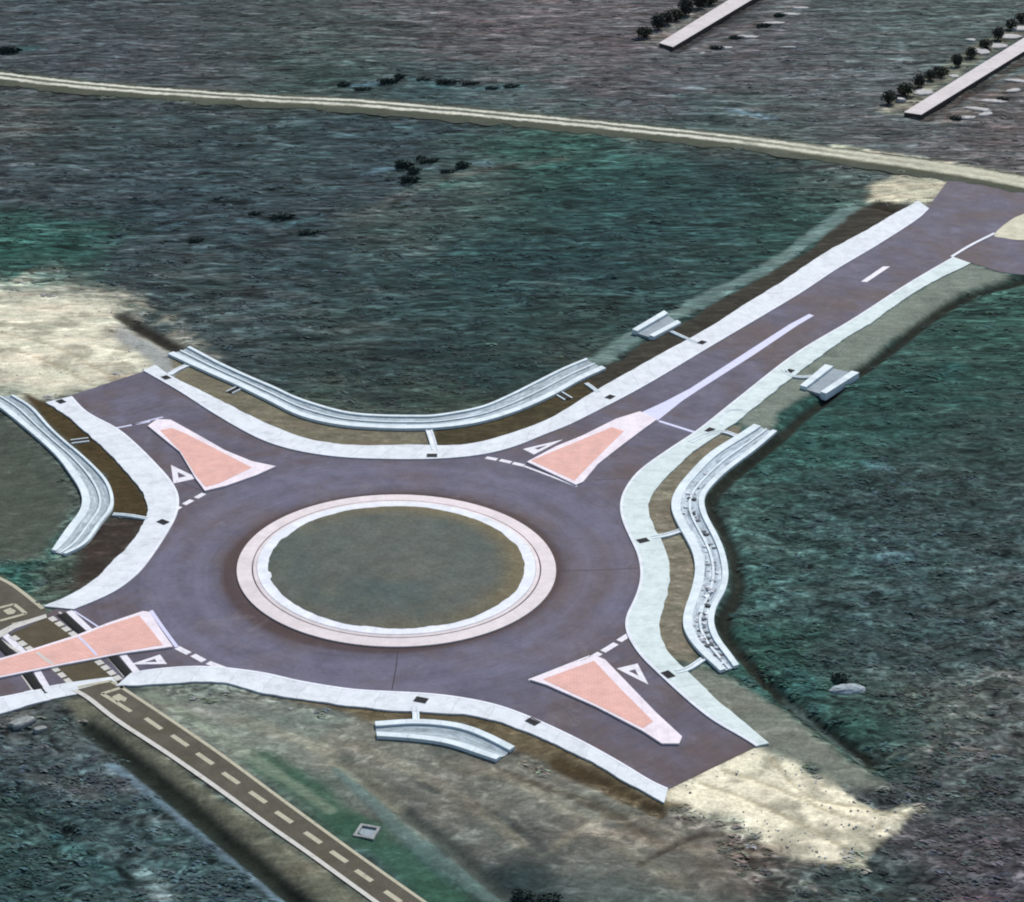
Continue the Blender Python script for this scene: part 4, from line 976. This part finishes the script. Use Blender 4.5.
# loose gravel on the bare patches and along their edges
def gravel():
    m = MB()
    P = [np.array(gl(a[1])) for a in AREAS if 'sand' in a[0]]
    for k in range(420):
        p = P[int(RNG.integers(0, len(P)))]; i = int(RNG.integers(0, len(p))); a, b = p[i], p[(i + 1) % len(p)]
        q = a + (b - a) * RNG.uniform(); q = q + (p.mean(0) - q) * (abs(RNG.normal(0, .3)) - .06) + RNG.normal(0, .5, 2)
        if inside(np.array([q[0]]), np.array([q[1]]), gl(ROAD))[0]: continue
        z = ground_z(*q); r = RNG.uniform(.04, .15); ph = RNG.uniform(0, 6); c = np.array([1, .97, .88]) * RNG.choice([.24, .4, .55]) * RNG.uniform(.8, 1.1)
        b6 = [(q[0] + r * math.cos(ph + j * 1.2566) * RNG.uniform(.7, 1.3), q[1] + r * math.sin(ph + j * 1.2566) * RNG.uniform(.7, 1.3)) for j in range(5)]
        t5 = [(q[0] + (x - q[0]) * .55, q[1] + (y - q[1]) * .55) for x, y in b6]
        for j in range(5):
            n_ = (j + 1) % 5; m.face([(*b6[j], z - .05), (*b6[n_], z - .05), (*t5[n_], z + r * .6), (*t5[j], z + r * .6)], col=tuple(c))
        m.face([(*p_, z + r * .6) for p_ in t5], col=tuple(c))
    o = m.obj('gravel', M['leaf'], kind='stuff'); o['label'] = 'loose stones on the bare sandy patches'; o['category'] = 'gravel'
gravel()

# ------------------------------------------------------------------ shrubs and odd objects in the fields
def make_shrub(R, hh, tone_, n=240):
    r = thing('shrub', 'x', 'shrub', 'dark shrubs scattered over the fields')
    m = MB()
    for k in range(5):
        a = k * 1.26; limb(m, (0, 0, -.3), (R * .5 * math.cos(a), R * .4 * math.sin(a), hh * .9), .05, .02, 5)
    m.obj('stem', M['bark'], r)
    m = MB(); leaf_ball(m, R, hh, n, tone_, hh * .75, .24); m.obj('foliage', M['crown'], r)
    return r
sh = [make_shrub(1.5, .6, (.022, .032, .028)), make_shrub(1.25, .55, (.024, .038, .032))]; shu = [False, False]
for k, (p, s_, lb) in enumerate([
    ((9, 51), (1.5, 1.2, 1.3), 'large dark shrub at the left edge just above the dirt track'),
    ((344, 84), (1.1, .9, .8), 'dark shrub just above the dirt track left of the shrub cluster'),
    ((388, 82), (1.4, .9, .9), 'dark shrub above the track, left of two low ones'),
    ((400, 76), (1.0, .8, .8), 'small dark shrub touching the cluster above the dirt track'),
    ((446, 82), (1.5, .9, .7), 'flat dark shrub above the middle of the dirt track'),
    ((512, 85), (1.5, .8, .6), 'rightmost flat dark shrub above the dirt track'),
    ((403, 165), (1.0, 1.1, 1.1), 'dark shrub of the group in the field, left of the pair'),
    ((414, 170), (.9, .8, .9), 'small dark shrub in the middle of the field group'),
    ((409, 180), (1.1, .9, .9), 'lowest dark shrub of the field group below the track'),
    ((463, 165), (1.0, .9, .9), 'dark shrub right of the field group, beside a pale patch'),
    ((281, 216), (1.3, .8, .6), 'low black shrub alone in the left field'),
    ((309, 231), (1.4, .8, .5), 'long low dark shrub right of the lone black one'),
    ((195, 239), (.8, .7, .5), 'small dark shrub above the upper left sand patch'),
    ((840, 677), (.7, .6, .6), 'small dark shrub beside the pale boulder'),
    ((548, 899), (.7, .6, .5), 'dark shrub at the bottom edge right of the cycle path'),
    ((522, 893), (.7, .6, .5), 'smaller dark shrub at the bottom edge nearest the cycle path'),
    ((428, 160), (1.2, .9, .6), 'low dark shrub between the field group and the lone shrub to its right'),
    ((421, 157), (.7, .6, .5), 'tiny dark shrub touching the top right of the field group'),
    ((447, 170), (.9, .6, .5), 'tiny low shrub just left of the one beside a pale patch'),
    ((424, 79), (1.3, .8, .5), 'low dark shrub above the track, between the cluster and the flat middle one'),
    ((470, 82), (1.4, .7, .5), 'low shrub above the track, just right of the flat middle one'),
    ((492, 87), (1.2, .7, .5), 'low shrub above the track, next to the rightmost flat one'),
    ((362, 88), (1.2, .7, .5), 'low shrub above the track, just left of the cluster'),
    ((255, 212), (.9, .6, .4), 'tiny shrub left of the low black one in the left field'),
    ((716, 47), (1.0, .8, .6), 'dark shrub at the left end of the nearest slab below the left strip'),
    ((736, 37), (1.3, .8, .6), 'dark shrub at the left end of the second slab below the left strip'),
    ((763, 25), (1.3, .9, .7), 'dark shrub at the left end of the longest slab below the left strip'),
    ((780, 14), (1.2, .8, .7), 'dark shrub topmost beside the slabs of the left strip'),
    ((956, 117), (.9, .9, .6), 'dark shrub left of the nearest slab below the right strip'),
    ((1003, 98), (1.0, .7, .5), 'dark shrub among the slabs below the right strip'),
]):
    put(sh, shu, k, p, lb, RNG.uniform(0, .4), s_)

def boulder():
    x, y = g((848, 687)); z = ground_z(x, y)
    r = thing('boulder', 'pale bluish boulder lying in the green field right of the stone channel', 'boulder', None, (x, y, z))
    m = MB(); n = 18; K = 6; L = []
    for k in range(K + 1):
        f = k / K; row = []
        for i in range(n):
            a = 2 * math.pi * i / n
            rad = math.cos(f * 1.45) * (1 + .18 * math.sin(2 * a + 1) + RNG.uniform(-.07, .07))
            row.append((1.5 * rad * math.cos(a), 1.0 * rad * math.sin(a), -.2 + .65 * math.sin(f * 1.5) + RNG.uniform(-.03, .03)))
        L.append(row)
    for k in range(K):
        for i in range(n):
            j = (i + 1) % n; m.face([L[k][i], L[k][j], L[k + 1][j], L[k + 1][i]])
    m.face(L[K]); m.obj('rock', M['boulder'], r)
boulder()
def trough():
    x, y = g((367, 831)); z = ground_z(x, y)
    r = thing('chamber_frame', 'small square white chamber frame on the grass right of the cycle path', 'chamber', None, (x, y, z), -.3)
    m = MB(); s = .85
    for bx, by, lx, ly in ((0, s - .12, 2 * s, .24), (0, -s + .12, 2 * s, .24), (s - .12, 0, .24, 2 * s - .48), (-s + .12, 0, .24, 2 * s - .48)): m.box(bx, by, -.2, lx, ly, .42)
    m.obj('rim', M['dimstone'], r)
    m = MB(); m.box(0, 0, -.1, 2 * s - .48, 2 * s - .48, .16); m.obj('cover', M['bed'], r)
trough()
def pale_slab(p, lab, L, W, rz):
    x, y = g(p); z = ground_z(x, y)
    o = make_slab(L, W, .3, 21); o.location = (x, y, z); o.rotation_euler = (0, 0, rz); o.children[0].data = o.children[0].data.copy(); o.children[0].data.materials[0] = M['dimstone']; o['label'] = lab; o['group'] = 'pale slabs left lying on the lower left bank'; o.name = 'stone_slab'
pale_slab((22, 721), 'pale slab lying below the lower left pavement', 2.6, 1.3, .5)
pale_slab((40, 726), 'smaller pale slab right of the other lower left one', 1.3, .8, .2)

# ------------------------------------------------------------------ light, sky, camera
AZ, EL = math.radians(24), math.radians(44)          # sun stands beyond the scene, a little to the right (azimuth from +Y toward +X)
sd = Vector((math.sin(AZ) * math.cos(EL), math.cos(AZ) * math.cos(EL), math.sin(EL)))
sl = bpy.data.lights.new('sun', 'SUN'); sl.energy = 3.4; sl.angle = math.radians(.5); sl.color = (1, .975, .94)
so = bpy.data.objects.new('sun', sl); COL.objects.link(so); so.rotation_euler = (-sd).to_track_quat('-Z', 'Y').to_euler(); so.location = (0, 0, 60)
w = bpy.data.worlds.new('World'); SC.world = w; w.use_nodes = True
nt = w.node_tree; sk = nt.nodes.new('ShaderNodeTexSky'); sk.sky_type = 'NISHITA'; sk.sun_disc = False
sk.sun_elevation = EL; sk.sun_rotation = AZ; sk.air_density = 1.0; sk.dust_density = 1.0
nt.links.new(sk.outputs['Color'], nt.nodes['Background'].inputs['Color']); nt.nodes['Background'].inputs['Strength'].default_value = .10

cam = bpy.data.cameras.new('camera'); co = bpy.data.objects.new('camera', cam); COL.objects.link(co)
co.location = (-OX, -OY, H); co.rotation_euler = (math.pi / 2 - PITCH, 0, 0)
cam.sensor_fit = 'HORIZONTAL'; cam.sensor_width = 36; cam.lens = 36 * F / 1024; cam.clip_start = 1; cam.clip_end = 60000
SC.camera = co
SC.view_settings.view_transform = 'Standard'; SC.view_settings.look = 'None'; SC.view_settings.exposure = .42; SC.view_settings.gamma = 1
SC.view_settings.use_curve_mapping = False
SC.cycles.filter_width = 2.0
